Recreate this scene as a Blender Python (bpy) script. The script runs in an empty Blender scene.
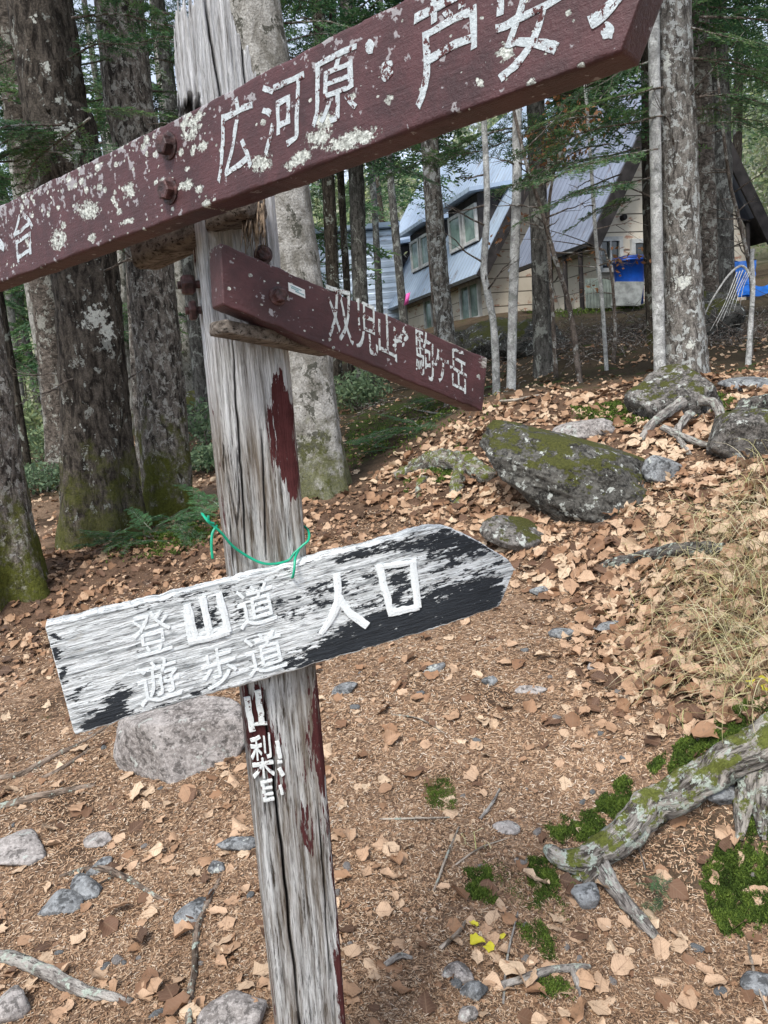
import bpy, bmesh, math, random
import numpy as np
from mathutils import Vector, Matrix

rng = np.random.default_rng(11)
random.seed(11)
SC = bpy.context.scene
COL = SC.collection

# ------------------------------------------------------------------ camera
FPX = 745.0
PITCH, ROLL = math.radians(9.6), math.radians(5.0)
EYE = np.array([0.0, 0.0, 1.55])
Fw = np.array([0, math.cos(PITCH), -math.sin(PITCH)])
_R0 = np.array([1.0, 0, 0]); _U0 = np.array([0, math.sin(PITCH), math.cos(PITCH)])
Rt = math.cos(ROLL) * _R0 - math.sin(ROLL) * _U0
Up = math.sin(ROLL) * _R0 + math.cos(ROLL) * _U0
cd = bpy.data.cameras.new('camera'); cam = bpy.data.objects.new('camera', cd); COL.objects.link(cam)
cd.sensor_fit = 'VERTICAL'; cd.sensor_height = 36.0; cd.sensor_width = 27.0
cd.lens = FPX / 1024 * 36.0
cd.clip_start = 0.02; cd.clip_end = 2000
cam.matrix_world = Matrix(((Rt[0], Up[0], -Fw[0], EYE[0]), (Rt[1], Up[1], -Fw[1], EYE[1]), (Rt[2], Up[2], -Fw[2], EYE[2]), (0, 0, 0, 1)))
SC.camera = cam

# ------------------------------------------------------------------ light
SUN_EL, SUN_AZ = math.radians(56), math.radians(205)      # azimuth clockwise from +Y
w = bpy.data.worlds.new('World'); SC.world = w; w.use_nodes = True
wn = w.node_tree; wn.nodes.clear()
sky = wn.nodes.new('ShaderNodeTexSky'); sky.sky_type = 'NISHITA'; sky.sun_disc = False
sky.sun_elevation = SUN_EL; sky.sun_rotation = SUN_AZ
sky.air_density = 1.0; sky.dust_density = 5.0; sky.ozone_density = 1.0; sky.altitude = 1500
bg = wn.nodes.new('ShaderNodeBackground'); bg.inputs[1].default_value = 0.105
wo = wn.nodes.new('ShaderNodeOutputWorld')
hs = wn.nodes.new('ShaderNodeHueSaturation'); hs.inputs['Saturation'].default_value = 0.5; hs.inputs['Value'].default_value = 1.35   # thin bright overcast
wn.links.new(sky.outputs[0], hs.inputs['Color']); wn.links.new(hs.outputs[0], bg.inputs[0]); wn.links.new(bg.outputs[0], wo.inputs[0])
sl = bpy.data.lights.new('sun', 'SUN'); sl.energy = 1.5; sl.angle = math.radians(14); sl.color = (1.0, 0.95, 0.88)
so = bpy.data.objects.new('sun', sl); COL.objects.link(so)
sd = Vector((math.sin(SUN_AZ) * math.cos(SUN_EL), math.cos(SUN_AZ) * math.cos(SUN_EL), math.sin(SUN_EL)))
so.rotation_euler = sd.to_track_quat('Z', 'Y').to_euler()
SC.view_settings.view_transform = 'Standard'; SC.view_settings.look = 'None'
SC.view_settings.exposure = 1.3; SC.view_settings.gamma = 1.0
SC.view_settings.use_curve_mapping = False
try:
    SC.cycles.max_bounces = 6; SC.cycles.diffuse_bounces = 3; SC.cycles.glossy_bounces = 2
    SC.cycles.transmission_bounces = 3; SC.cycles.transparent_max_bounces = 6
    SC.cycles.use_denoising = True
except Exception:
    pass

# ------------------------------------------------------------------ helpers: projection
def ray(x, y): return Fw + ((x - 384.0) / FPX) * Rt + ((512.0 - y) / FPX) * Up
def PD(x, y, d): return EYE + d * ray(x, y)                       # at depth d
def PYY(x, y, Y): q = ray(x, y); return EYE + q * (Y / q[1])      # at world distance Y
def proj(p):
    p = np.asarray(p, float) - EYE
    d = p @ Fw
    return 384 + FPX * (p @ Rt) / d, 512 - FPX * (p @ Up) / d

# ------------------------------------------------------------------ helpers: noise
def _hash(ix, iy, iz, seed):
    h = (ix.astype(np.int64) * 374761393 + iy.astype(np.int64) * 668265263 + iz.astype(np.int64) * 2147483647 + seed * 1274126177) & 0xFFFFFFFF
    h = ((h ^ (h >> 13)) * 1274126177) & 0xFFFFFFFF
    h = h ^ (h >> 16)
    return (h & 0xFFFFFF) / float(0xFFFFFF)
def vnoise(x, y, z, seed=0):
    x, y, z = np.broadcast_arrays(np.asarray(x, float), np.asarray(y, float), np.asarray(z, float))
    ix, iy, iz = np.floor(x), np.floor(y), np.floor(z)
    fx, fy, fz = x - ix, y - iy, z - iz
    fx = fx * fx * (3 - 2 * fx); fy = fy * fy * (3 - 2 * fy); fz = fz * fz * (3 - 2 * fz)
    r = 0
    for dx in (0, 1):
        for dy in (0, 1):
            for dz in (0, 1):
                wgt = (fx if dx else 1 - fx) * (fy if dy else 1 - fy) * (fz if dz else 1 - fz)
                r = r + wgt * _hash(ix + dx, iy + dy, iz + dz, seed)
    return r * 2 - 1
def fbm(x, y, z=0.0, seed=0, octv=4, gain=0.5):
    r = 0; a = 1.0; f = 1.0; t = 0
    for i in range(octv):
        r = r + a * vnoise(np.asarray(x) * f, np.asarray(y) * f, np.asarray(z) * f, seed + i * 17); t += a
        a *= gain; f *= 2.03
    return r / t
def inside(px, py, poly):
    c = np.zeros(np.shape(px), bool); n = len(poly); j = n - 1
    for i in range(n):
        xi, yi = poly[i]; xj, yj = poly[j]
        if yi != yj:
            c ^= ((yi > py) != (yj > py)) & (px < (xj - xi) * (py - yi) / (yj - yi) + xi)
        j = i
    return c
def polysd(px, py, poly):                                          # + inside, - outside
    d = np.full(np.shape(px), 1e9); n = len(poly)
    for i in range(n):
        ax, ay = poly[i]; bx, by = poly[(i + 1) % n]
        ex, ey = bx - ax, by - ay
        t = np.clip(((px - ax) * ex + (py - ay) * ey) / (ex * ex + ey * ey + 1e-9), 0, 1)
        d = np.minimum(d, np.hypot(px - ax - t * ex, py - ay - t * ey))
    return np.where(inside(px, py, poly), d, -d)

# ------------------------------------------------------------------ helpers: meshes and objects
def tag(o, label=None, cat=None, group=None, kind=None):
    if label: o['label'] = label
    if cat: o['category'] = cat
    if group: o['group'] = group
    if kind: o['kind'] = kind
    return o
def empty(name, loc, label, cat, group=None):
    o = bpy.data.objects.new(name, None); COL.objects.link(o); o.location = tuple(loc); o.empty_display_size = 0.1
    return tag(o, label, cat, group)
def mesh_np(name, V, faces, attrs=None, smooth=True):
    """faces: list of (M,k) int arrays"""
    me = bpy.data.meshes.new(name)
    V = np.asarray(V, np.float32)
    me.vertices.add(len(V)); me.vertices.foreach_set('co', V.ravel())
    fs = [np.asarray(f, np.int32) for f in faces if len(f)]
    nl = sum(f.size for f in fs); nf = sum(len(f) for f in fs)
    me.loops.add(nl); me.polygons.add(nf)
    me.loops.foreach_set('vertex_index', np.concatenate([f.ravel() for f in fs]))
    tot = np.concatenate([np.full(len(f), f.shape[1], np.int32) for f in fs])
    st = np.concatenate([[0], np.cumsum(tot)[:-1]]).astype(np.int32)
    me.polygons.foreach_set('loop_start', st); me.polygons.foreach_set('loop_total', tot)
    me.polygons.foreach_set('use_smooth', np.full(nf, smooth, bool))
    for k, a in (attrs or {}).items():
        a = np.asarray(a, np.float32)
        if a.ndim == 1:
            me.attributes.new(k, 'FLOAT', 'POINT').data.foreach_set('value', a)
        else:
            me.attributes.new(k, 'FLOAT_VECTOR', 'POINT').data.foreach_set('vector', a.ravel())
    me.update(calc_edges=True)
    return me
def link(name, me, mat, parent=None, loc=None):
    o = bpy.data.objects.new(name, me); COL.objects.link(o)
    if mat is not None and len(me.materials) == 0: me.materials.append(mat)
    if loc is not None: o.location = tuple(loc)
    if parent is not None: o.parent = parent
    return o
def grid_faces(n, m, wrap=False):
    i = np.arange(n - 1)[:, None]; j = np.arange(m if wrap else m - 1)[None, :]
    j2 = (j + 1) % m
    return np.stack([i * m + j, i * m + j2, (i + 1) * m + j2, (i + 1) * m + j], -1).reshape(-1, 4)
class MB:
    """collects pieces into one mesh"""
    def __init__(s): s.v = []; s.q = []; s.t = []; s.n = 0; s.at = {}
    def add(s, V, quads=None, tris=None, **at):
        V = np.asarray(V, float)
        if quads is not None and len(quads): s.q.append(np.asarray(quads) + s.n)
        if tris is not None and len(tris): s.t.append(np.asarray(tris) + s.n)
        for k, a in at.items(): s.at.setdefault(k, {})[s.n] = np.broadcast_to(np.asarray(a, float), (len(V),) if np.ndim(a) < 2 else np.shape(a))
        s.v.append(V); s.n += len(V)
    def box(s, c, ax, ay, az, **at):
        """centre, three half-axis vectors"""
        c, ax, ay, az = (np.asarray(k, float) for k in (c, ax, ay, az))
        V = [c + i * ax + j * ay + k * az for k in (-1, 1) for j in (-1, 1) for i in (-1, 1)]
        s.add(V, [(0, 2, 3, 1), (4, 5, 7, 6), (0, 1, 5, 4), (2, 6, 7, 3), (0, 4, 6, 2), (1, 3, 7, 5)], **at)
    def tube(s, path, rad, sides=8, cap=True, noise=0.0, nscale=8.0, seed=0, flat=1.0, **at):
        path = np.asarray(path, float); n = len(path); rad = np.broadcast_to(np.asarray(rad, float), (n,))
        T = np.gradient(path, axis=0); T /= np.linalg.norm(T, axis=1)[:, None] + 1e-12
        ref = np.array([0.0, 0, 1]) if abs(T[0][2]) < 0.8 else np.array([0, 1.0, 0])
        N = np.cross(T, ref); N /= np.linalg.norm(N, axis=1)[:, None] + 1e-12
        B = np.cross(T, N)
        a = np.linspace(0, 2 * np.pi, sides, endpoint=False)
        rr = rad[:, None] * np.ones(sides)[None]
        if noise:
            L = np.concatenate([[0], np.cumsum(np.linalg.norm(np.diff(path, axis=0), axis=1))])
            rr = rr * (1 + noise * fbm(np.cos(a)[None] * 1.7 + 9 * seed, np.sin(a)[None] * 1.7, L[:, None] * nscale, seed, 3))
        V = path[:, None] + rr[..., None] * (np.cos(a)[None, :, None] * N[:, None] + flat * np.sin(a)[None, :, None] * B[:, None])
        V = V.reshape(-1, 3); q = grid_faces(n, sides, True)
        tr = []
        if cap:
            V = np.vstack([V, path[0], path[-1]]); k = n * sides
            for j in range(sides):
                tr.append((k, (j + 1) % sides, j)); tr.append((k + 1, (n - 1) * sides + j, (n - 1) * sides + (j + 1) % sides))
        s.add(V, q, tr, **at)
    def mesh(s, name, smooth=True):
        fs = []
        if s.q: fs.append(np.concatenate(s.q))
        if s.t: fs.append(np.concatenate(s.t))
        at = {}
        for k, d in s.at.items():
            dim = max(np.ndim(a) for a in d.values())
            A = np.zeros((s.n, 3)) if dim == 2 else np.zeros(s.n)
            for st, a in d.items(): A[st:st + len(a)] = a
            at[k] = A
        return mesh_np(name, np.concatenate(s.v), fs, at, smooth)
    def build(s, name, mat, parent=None, smooth=True, loc=None):
        if loc is not None:
            s.v = [v - np.asarray(loc) for v in s.v]
        return link(name, s.mesh(name, smooth), mat, parent, loc)
def smooth_path(pts, n):
    """Catmull-Rom through pts"""
    p = np.asarray(pts, float); m = len(p)
    if m == 2: return p[0] + np.linspace(0, 1, n)[:, None] * (p[1] - p[0])
    q = np.vstack([2 * p[0] - p[1], p, 2 * p[-1] - p[-2]])
    out = []
    for t in np.linspace(0, m - 1 - 1e-6, n):
        i = int(t); u = t - i
        a, b, c, d = q[i], q[i + 1], q[i + 2], q[i + 3]
        out.append(0.5 * (2 * b + (c - a) * u + (2 * a - 5 * b + 4 * c - d) * u * u + (3 * b - a - 3 * c + d) * u ** 3))
    return np.array(out)

# ------------------------------------------------------------------ helpers: materials
class Mat:
    def __init__(s, name, rough=0.85, spec=0.3):
        s.m = bpy.data.materials.new(name); s.m.use_nodes = True; s.t = s.m.node_tree
        s.b = s.t.nodes['Principled BSDF']; s.b.inputs['Roughness'].default_value = rough
        s.b.inputs['Specular IOR Level'].default_value = spec
        s._co = None
    def n(s, kind, **kw):
        nd = s.t.nodes.new(kind)
        for k, v in kw.items(): setattr(nd, k, v)
        return nd
    def put(s, sock, v):
        if isinstance(v, bpy.types.NodeSocket): s.t.links.new(v, sock)
        elif isinstance(v, (tuple, list)) and len(v) == 3 and sock.type == 'RGBA': sock.default_value = (*v, 1)
        else: sock.default_value = v
    def obj(s):
        if s._co is None:
            tc = s.n('ShaderNodeTexCoord'); oi = s.n('ShaderNodeObjectInfo')
            mu = s.n('ShaderNodeMath', operation='MULTIPLY'); s.put(mu.inputs[0], oi.outputs['Random']); mu.inputs[1].default_value = 37.0
            va = s.n('ShaderNodeVectorMath', operation='ADD'); s.put(va.inputs[0], tc.outputs['Object']); s.put(va.inputs[1], mu.outputs[0])
            s._co = va.outputs[0]; s._rnd = oi.outputs['Random']
        return s._co
    def rnd(s): s.obj(); return s._rnd
    def sc(s, vec, v):
        m = s.n('ShaderNodeVectorMath', operation='MULTIPLY'); s.put(m.inputs[0], vec); m.inputs[1].default_value = v if isinstance(v, tuple) else (v, v, v)
        return m.outputs[0]
    def noise(s, vec, scale=5.0, detail=4.0, rough=0.55, dist=0.0, con=1.65):
        nd = s.n('ShaderNodeTexNoise'); s.put(nd.inputs['Vector'], vec)
        nd.inputs['Scale'].default_value = scale; nd.inputs['Detail'].default_value = detail; nd.inputs['Roughness'].default_value = rough; nd.inputs['Distortion'].default_value = dist
        mr = s.n('ShaderNodeMapRange'); s.put(mr.inputs[0], nd.outputs[0]); mr.inputs[1].default_value = 0.5 - 0.5 / con; mr.inputs[2].default_value = 0.5 + 0.5 / con
        return mr.outputs[0]
    def vor(s, vec, scale=5.0, feature='F1', out=0, rand=1.0):
        nd = s.n('ShaderNodeTexVoronoi', feature=feature); s.put(nd.inputs['Vector'], vec); nd.inputs['Scale'].default_value = scale; nd.inputs['Randomness'].default_value = rand
        return nd.outputs[out]
    def ramp(s, fac, stops, interp='LINEAR'):
        nd = s.n('ShaderNodeValToRGB'); r = nd.color_ramp; r.interpolation = interp
        while len(r.elements) < len(stops): r.elements.new(0.5)
        for e, (p, c) in zip(r.elements, stops):
            e.position = p; e.color = (*c, 1) if not isinstance(c, (int, float)) else (c, c, c, 1)
        s.put(nd.inputs[0], fac); return nd.outputs[0]
    def mix(s, fac, a, b, mode='MIX'):
        nd = s.n('ShaderNodeMix', data_type='RGBA', blend_type=mode)
        s.put(nd.inputs[0], fac); s.put(nd.inputs[6], a); s.put(nd.inputs[7], b); return nd.outputs[2]
    def ma(s, op, a, b=0.0, clamp=False):
        nd = s.n('ShaderNodeMath', operation=op, use_clamp=clamp); s.put(nd.inputs[0], a); s.put(nd.inputs[1], b); return nd.outputs[0]
    def attr(s, name, out='Fac'):
        nd = s.n('ShaderNodeAttribute', attribute_name=name); return nd.outputs[out]
    def step(s, v, e, wd):
        nd = s.n('ShaderNodeMapRange'); nd.interpolation_type = 'SMOOTHSTEP'
        s.put(nd.inputs[0], v); nd.inputs[1].default_value = e - wd; nd.inputs[2].default_value = e + wd
        return nd.outputs[0]
    def xyz(s, vec, i):
        nd = s.n('ShaderNodeSeparateXYZ'); s.put(nd.inputs[0], vec); return nd.outputs[i]
    def geo(s, out): return s.n('ShaderNodeNewGeometry').outputs[out]
    def bump(s, h, strength=0.5, dist=0.01):
        nd = s.n('ShaderNodeBump'); nd.inputs['Strength'].default_value = strength; nd.inputs['Distance'].default_value = dist
        s.put(nd.inputs['Height'], h); s.t.links.new(nd.outputs[0], s.b.inputs['Normal'])
    def col(s, c): s.put(s.b.inputs['Base Color'], c); return s
    def rough(s, c): s.put(s.b.inputs['Roughness'], c); return s
    def trans(s, v):
        s.b.inputs['Subsurface Weight'].default_value = 0.0
        return s

def plain(name, c, rough=0.7, var=0.25, scale=12.0, spec=0.3, bump=0.2, metallic=0.0):
    m = Mat(name, rough, spec); v = m.noise(m.obj(), scale, 5, 0.6)
    m.col(m.mix(m.ramp(v, [(0.3, 0.0), (0.7, 1.0)]), tuple(k * (1 - var) for k in c), tuple(min(1, k * (1 + var)) for k in c)))
    if bump: m.bump(v, bump, 0.01)
    m.b.inputs['Metallic'].default_value = metallic
    return m.m

def bark(name, dark, light, lichen=(0.42, 0.44, 0.40), lamt=0.5, lsc=7.0, moss_h=0.0, vs=(1, 1, 0.35), plates=22.0, band=False, mamt=0.8):
    m = Mat(name, 0.92, 0.15); o = m.obj()
    st = m.sc(o, vs)
    a = m.noise(st, plates, 6, 0.65, 0.6)
    c = m.mix(m.ramp(a, [(0.32, 0.0), (0.68, 1.0)]), dark, light)
    fine = m.noise(o, 70, 4, 0.7)
    c = m.mix(m.ramp(fine, [(0.35, 0.0), (0.75, 0.55)]), c, tuple(k * 0.35 for k in dark))
    ln = m.noise(m.sc(o, (1, 1, 0.75)), lsc, 5, 0.68, 0.5)
    lm = m.step(m.ma('ADD', ln, m.ma('MULTIPLY', m.noise(o, lsc * 7, 3, 0.6), 0.25)), 0.86 - 0.26 * lamt, 0.03)
    c = m.mix(m.ma('MULTIPLY', lm, 0.9), c, m.mix(m.noise(o, 40, 3, 0.6), tuple(k * 0.6 for k in lichen), tuple(k * 1.15 for k in lichen)))
    sp = m.step(m.ma('ADD', m.attr('spot'), m.ma('MULTIPLY', m.ma('SUBTRACT', m.noise(o, 22, 5, 0.7), 0.5), 1.3)), 0.5, 0.06)
    c = m.mix(sp, c, m.mix(m.noise(o, 60, 3, 0.6), (0.4, 0.42, 0.38), (0.75, 0.76, 0.7)))
    if band:
        bn = m.noise(m.sc(o, (7, 7, 26)), 2.2, 5, 0.75, 0.8)
        c = m.mix(m.ma('MULTIPLY', m.step(bn, 0.74, 0.06), 0.85), c, (0.06, 0.052, 0.045))
    if moss_h > 0:
        tc = m.n('ShaderNodeTexCoord')
        z = m.xyz(tc.outputs['Object'], 2)
        mm = m.ma('ADD', m.ma('DIVIDE', m.ma('SUBTRACT', moss_h, z), moss_h), m.ma('MULTIPLY', m.ma('SUBTRACT', m.noise(o, 4.5, 6, 0.75), 0.5), 1.5))
        mm = m.step(mm, 0.72, 0.25)
        c = m.mix(m.ma('MULTIPLY', mm, mamt), c, m.mix(m.noise(o, 45, 5, 0.75), (0.022, 0.026, 0.008), (0.15, 0.16, 0.03)))
    m.col(c)
    m.bump(m.ma('ADD', a, m.ma('MULTIPLY', fine, 0.5)), 0.9, 0.02)
    return m.m

M_BARK_DARK = bark('bark_dark', (0.022, 0.018, 0.015), (0.135, 0.115, 0.095), (0.32, 0.33, 0.3), 0.22, 9.0, 1.6, mamt=0.65)
M_BARK_DARKFAR = bark('bark_dark_far', (0.022, 0.018, 0.014), (0.1, 0.085, 0.068), (0.28, 0.3, 0.26), 0.3, 5.0, 0.5, mamt=0.5)
M_BARK_GREY = bark('bark_grey', (0.035, 0.03, 0.026), (0.3, 0.265, 0.23), (0.45, 0.44, 0.4), 0.5, 19.0, 2.0, mamt=1.0)
M_BARK_BROWN = bark('bark_brown', (0.05, 0.042, 0.035), (0.19, 0.16, 0.135), (0.34, 0.34, 0.3), 0.5, 9.0, 0.5, (1, 1, 1.4), 16.0)
M_BARK_PALE = bark('bark_pale', (0.2, 0.19, 0.165), (0.47, 0.46, 0.43), (0.07, 0.07, 0.055), 0.36, 6.0, 1.25, (1, 1, 0.8), 9.0, mamt=0.75)
M_BARK_LICHEN = bark('bark_lichen', (0.06, 0.053, 0.047), (0.3, 0.28, 0.25), (0.5, 0.52, 0.5), 0.6, 14.0, 0.0)
M_BARK_BIRCH = bark('bark_birch', (0.3, 0.3, 0.29), (0.66, 0.67, 0.65), (0.25, 0.26, 0.24), 0.3, 11.0, 0.0, (1, 1, 1), 9.0, True)
M_BARK_TWIG = bark('bark_twig', (0.07, 0.055, 0.045), (0.24, 0.2, 0.17), (0.4, 0.4, 0.37), 0.45, 12.0, 0.0)
M_BARK_FAR = bark('bark_far', (0.045, 0.042, 0.038), (0.17, 0.165, 0.15), (0.3, 0.31, 0.28), 0.45, 5.0, 0.0)

def leafmat(name, cols, tint='tint', rough=0.6, transl=0.0, var=0.35, veins=False):
    """foliage coloured by a per-piece random 'tint' (0..1)"""
    m = Mat(name, rough, 0.25)
    t = m.attr(tint)
    k = len(cols)
    c = m.ramp(t, [(i / (k - 1), c) for i, c in enumerate(cols)])
    c = m.mix(m.ma('MULTIPLY', m.noise(m.obj(), 60, 3, 0.6), var * 2), c, tuple(x * 0.35 for x in cols[k // 2]))
    if veins:
        lp = m.attr('lp', 'Vector'); lx, ly = m.xyz(lp, 0), m.ma('ABSOLUTE', m.xyz(lp, 1))
        rib = m.ma('SUBTRACT', 1.0, m.step(ly, 0.02, 0.015))
        sv = m.ma('FRACT', m.ma('MULTIPLY', m.ma('SUBTRACT', lx, m.ma('MULTIPLY', ly, 0.7)), 8.0)); sv = m.ma('SUBTRACT', 1.0, m.step(m.ma('ABSOLUTE', m.ma('SUBTRACT', sv, 0.5)), 0.1, 0.08))
        c = m.mix(m.ma('MULTIPLY', m.ma('MAXIMUM', rib, m.ma('MULTIPLY', sv, 0.5)), 0.5), c, tuple(x * 0.5 for x in cols[k // 2]))
        bl = m.step(m.noise(m.sc(lp, 1.0), 4.0, 5, 0.7), 0.66, 0.1)
        c = m.mix(m.ma('MULTIPLY', bl, 0.6), c, tuple(x * 0.3 for x in cols[k // 2]))
    m.col(c)
    if transl:
        tr = m.n('ShaderNodeBsdfTranslucent'); m.put(tr.inputs[0], c)
        mx = m.n('ShaderNodeMixShader'); mx.inputs[0].default_value = transl
        out = m.t.nodes['Material Output']
        m.t.links.new(m.b.outputs[0], mx.inputs[1]); m.t.links.new(tr.outputs[0], mx.inputs[2]); m.t.links.new(mx.outputs[0], out.inputs[0])
    return m.m
M_FIR = leafmat('fir_needles', [(0.03, 0.08, 0.042), (0.06, 0.14, 0.065), (0.1, 0.2, 0.08), (0.17, 0.27, 0.1)], transl=0.35, var=0.15)
M_FIRYOUNG = leafmat('young_fir_needles', [(0.03, 0.1, 0.05), (0.06, 0.17, 0.065), (0.11, 0.24, 0.09)], transl=0.25, var=0.2)
M_BROADGREEN = leafmat('hill_foliage', [(0.09, 0.15, 0.09), (0.19, 0.27, 0.15), (0.34, 0.4, 0.18), (0.36, 0.36, 0.31), (0.52, 0.54, 0.52)], transl=0.35, var=0.1)
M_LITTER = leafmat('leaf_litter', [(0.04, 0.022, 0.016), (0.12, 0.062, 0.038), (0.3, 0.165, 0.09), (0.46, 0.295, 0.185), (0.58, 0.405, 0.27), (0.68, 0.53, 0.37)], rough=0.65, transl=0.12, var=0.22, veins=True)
M_BROWNLEAF = leafmat('dry_leaf', [(0.18, 0.075, 0.035), (0.3, 0.14, 0.06), (0.4, 0.22, 0.11)], rough=0.6, transl=0.2)
M_NEEDLE = leafmat('needle_litter', [(0.045, 0.027, 0.018), (0.15, 0.086, 0.05), (0.31, 0.19, 0.11), (0.42, 0.275, 0.17), (0.52, 0.39, 0.265), (0.64, 0.56, 0.46)], rough=0.75, var=0.1)
M_MOSS = leafmat('moss', [(0.018, 0.034, 0.007), (0.05, 0.088, 0.015), (0.1, 0.16, 0.025), (0.19, 0.26, 0.045)], rough=0.8, transl=0.15, var=0.15)
M_GRASS = leafmat('dry_grass', [(0.2, 0.15, 0.09), (0.5, 0.42, 0.26), (0.46, 0.42, 0.18), (0.66, 0.6, 0.42), (0.36, 0.38, 0.15), (0.3, 0.23, 0.14)], rough=0.6, transl=0.2, var=0.1)

# ------------------------------------------------------------------ terrain
ctrl_px = [  # pixel x, y, world distance
    (300, 1100, 1.35), (520, 1010, 1.7), (740, 1010, 1.75), (60, 1010, 1.85), (600, 905, 2.1), (745, 900, 2.05),
    (450, 820, 2.45), (740, 745, 2.35), (600, 770, 2.6), (0, 840, 2.75), (180, 760, 3.1), (450, 700, 3.1), (550, 640, 3.6),
    (768, 640, 2.9), (768, 530, 3.6), (640, 590, 3.9), (0, 650, 4.7), (130, 640, 4.6), (340, 570, 4.7), (480, 550, 4.7),
    (600, 480, 5.0), (740, 450, 4.9), (105, 540, 6.5), (15, 592, 5.2), (165, 520, 7.2), (320, 490, 6.2), (400, 462, 6.8),
    (480, 402, 7.6), (560, 386, 8.2), (660, 372, 8.2), (760, 372, 7.4), (400, 436, 9.5), (330, 440, 9.5), (400, 395, 13.5),
    (60, 480, 10.5), (30, 445, 18.0), (170, 455, 12.0), (560, 352, 11.0), (650, 342, 11.5), (760, 335, 12.0),
    (470, 322, 22.5), (620, 310, 18.0), (740, 306, 19.0), (380, 340, 24.0)]
cp = [PYY(x, y, Y) for x, y, Y in ctrl_px]
cp += [np.array(k, float) for k in [(0, 0, 0), (-1.5, .3, 0), (1.6, .3, .12), (0, -3, -.1), (-5, 0, 0), (6, 1, .9), (-6, 6, .3), (9, 6, 1.6),
       (0, -12, -1), (-14, 0, -.5), (16, 2, 2), (-14, 16, .8), (16, 18, 3.3), (-18, 34, 1.4), (-8, 34, 1.9), (4, 38, 4.5), (20, 36, 6.0),
       (0, 62, 8.5), (-30, 62, 4.5), (34, 60, 12), (-70, 40, 3), (70, 40, 12), (0, 120, 26), (-60, 120, 18), (80, 110, 28), (0, -60, -8), (-80, -30, -6), (80, -30, 2)]]
cp = np.array(cp)
def _phi(r2): return 0.5 * r2 * np.log(r2 + 1e-9)
_S = 10.0
def _fit():
    X = cp[:, :2] / _S; n = len(X)
    K = _phi(((X[:, None] - X[None]) ** 2).sum(-1)) + np.eye(n) * 2e-4
    Pm = np.hstack([np.ones((n, 1)), X])
    A = np.block([[K, Pm], [Pm.T, np.zeros((3, 3))]])
    return np.linalg.solve(A, np.concatenate([cp[:, 2], np.zeros(3)]))
_W = _fit()
BUMPS = []      # (x, y, amp, sx) local hollows and swells
def Hs(x, y):
    x = np.asarray(x, float); y = np.asarray(y, float)
    r = np.hypot(x, y); k = np.minimum(1, 130 / np.maximum(r, 1e-6))
    xx, yy = (x * k).ravel() / _S, (y * k).ravel() / _S
    out = np.empty(len(xx)); CX = cp[:, :2] / _S
    for i in range(0, len(xx), 20000):
        a, b = xx[i:i + 20000], yy[i:i + 20000]
        out[i:i + 20000] = _phi((a[:, None] - CX[None, :, 0]) ** 2 + (b[:, None] - CX[None, :, 1]) ** 2) @ _W[:-3] + _W[-3] + _W[-2] * a + _W[-1] * b
    out = out.reshape(x.shape) + np.maximum(r - 130, 0) * 0.22
    for bx, by, am, s in BUMPS:
        out = out + am * np.exp(-((x - bx) ** 2 + (y - by) ** 2) / (s * s))
    return out
def H(x, y):
    x = np.asarray(x, float); y = np.asarray(y, float)
    r = np.hypot(x, y)
    z = Hs(x, y)
    z = z + 0.012 * fbm(x * 9, y * 9, 0, 3, 4, 0.6) * np.clip(r / 1.0, 0.3, 1) + 0.05 * np.clip((r - 2) / 6, 0, 1) * fbm(x * 1.4, y * 1.4, 0, 8, 3)
    return z + 0.35 * np.clip((r - 12) / 20, 0, 1) * fbm(x * .25, y * .25, 0, 5, 3)
def G(px, py):
    q = ray(px, py)
    t = np.geomspace(0.5, 300, 700)
    p = EYE + t[:, None] * q
    d = p[:, 2] - H(p[:, 0], p[:, 1])
    k = np.argmax(d < 0)
    if d[k] >= 0: return EYE + 60 * q
    a, b = t[k - 1], t[k]
    for _ in range(14):
        m = 0.5 * (a + b); pp = EYE + m * q
        if pp[2] - float(H(pp[0], pp[1])) < 0: b = m
        else: a = m
    return EYE + b * q
_g = G(705, 850); BUMPS.append((_g[0], _g[1], -0.10, 0.22))
_g = G(640, 440); BUMPS.append((_g[0], _g[1], 0.05, 0.5))
def Gpoly(pts): return [tuple(G(*p)[:2]) for p in pts]

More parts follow.
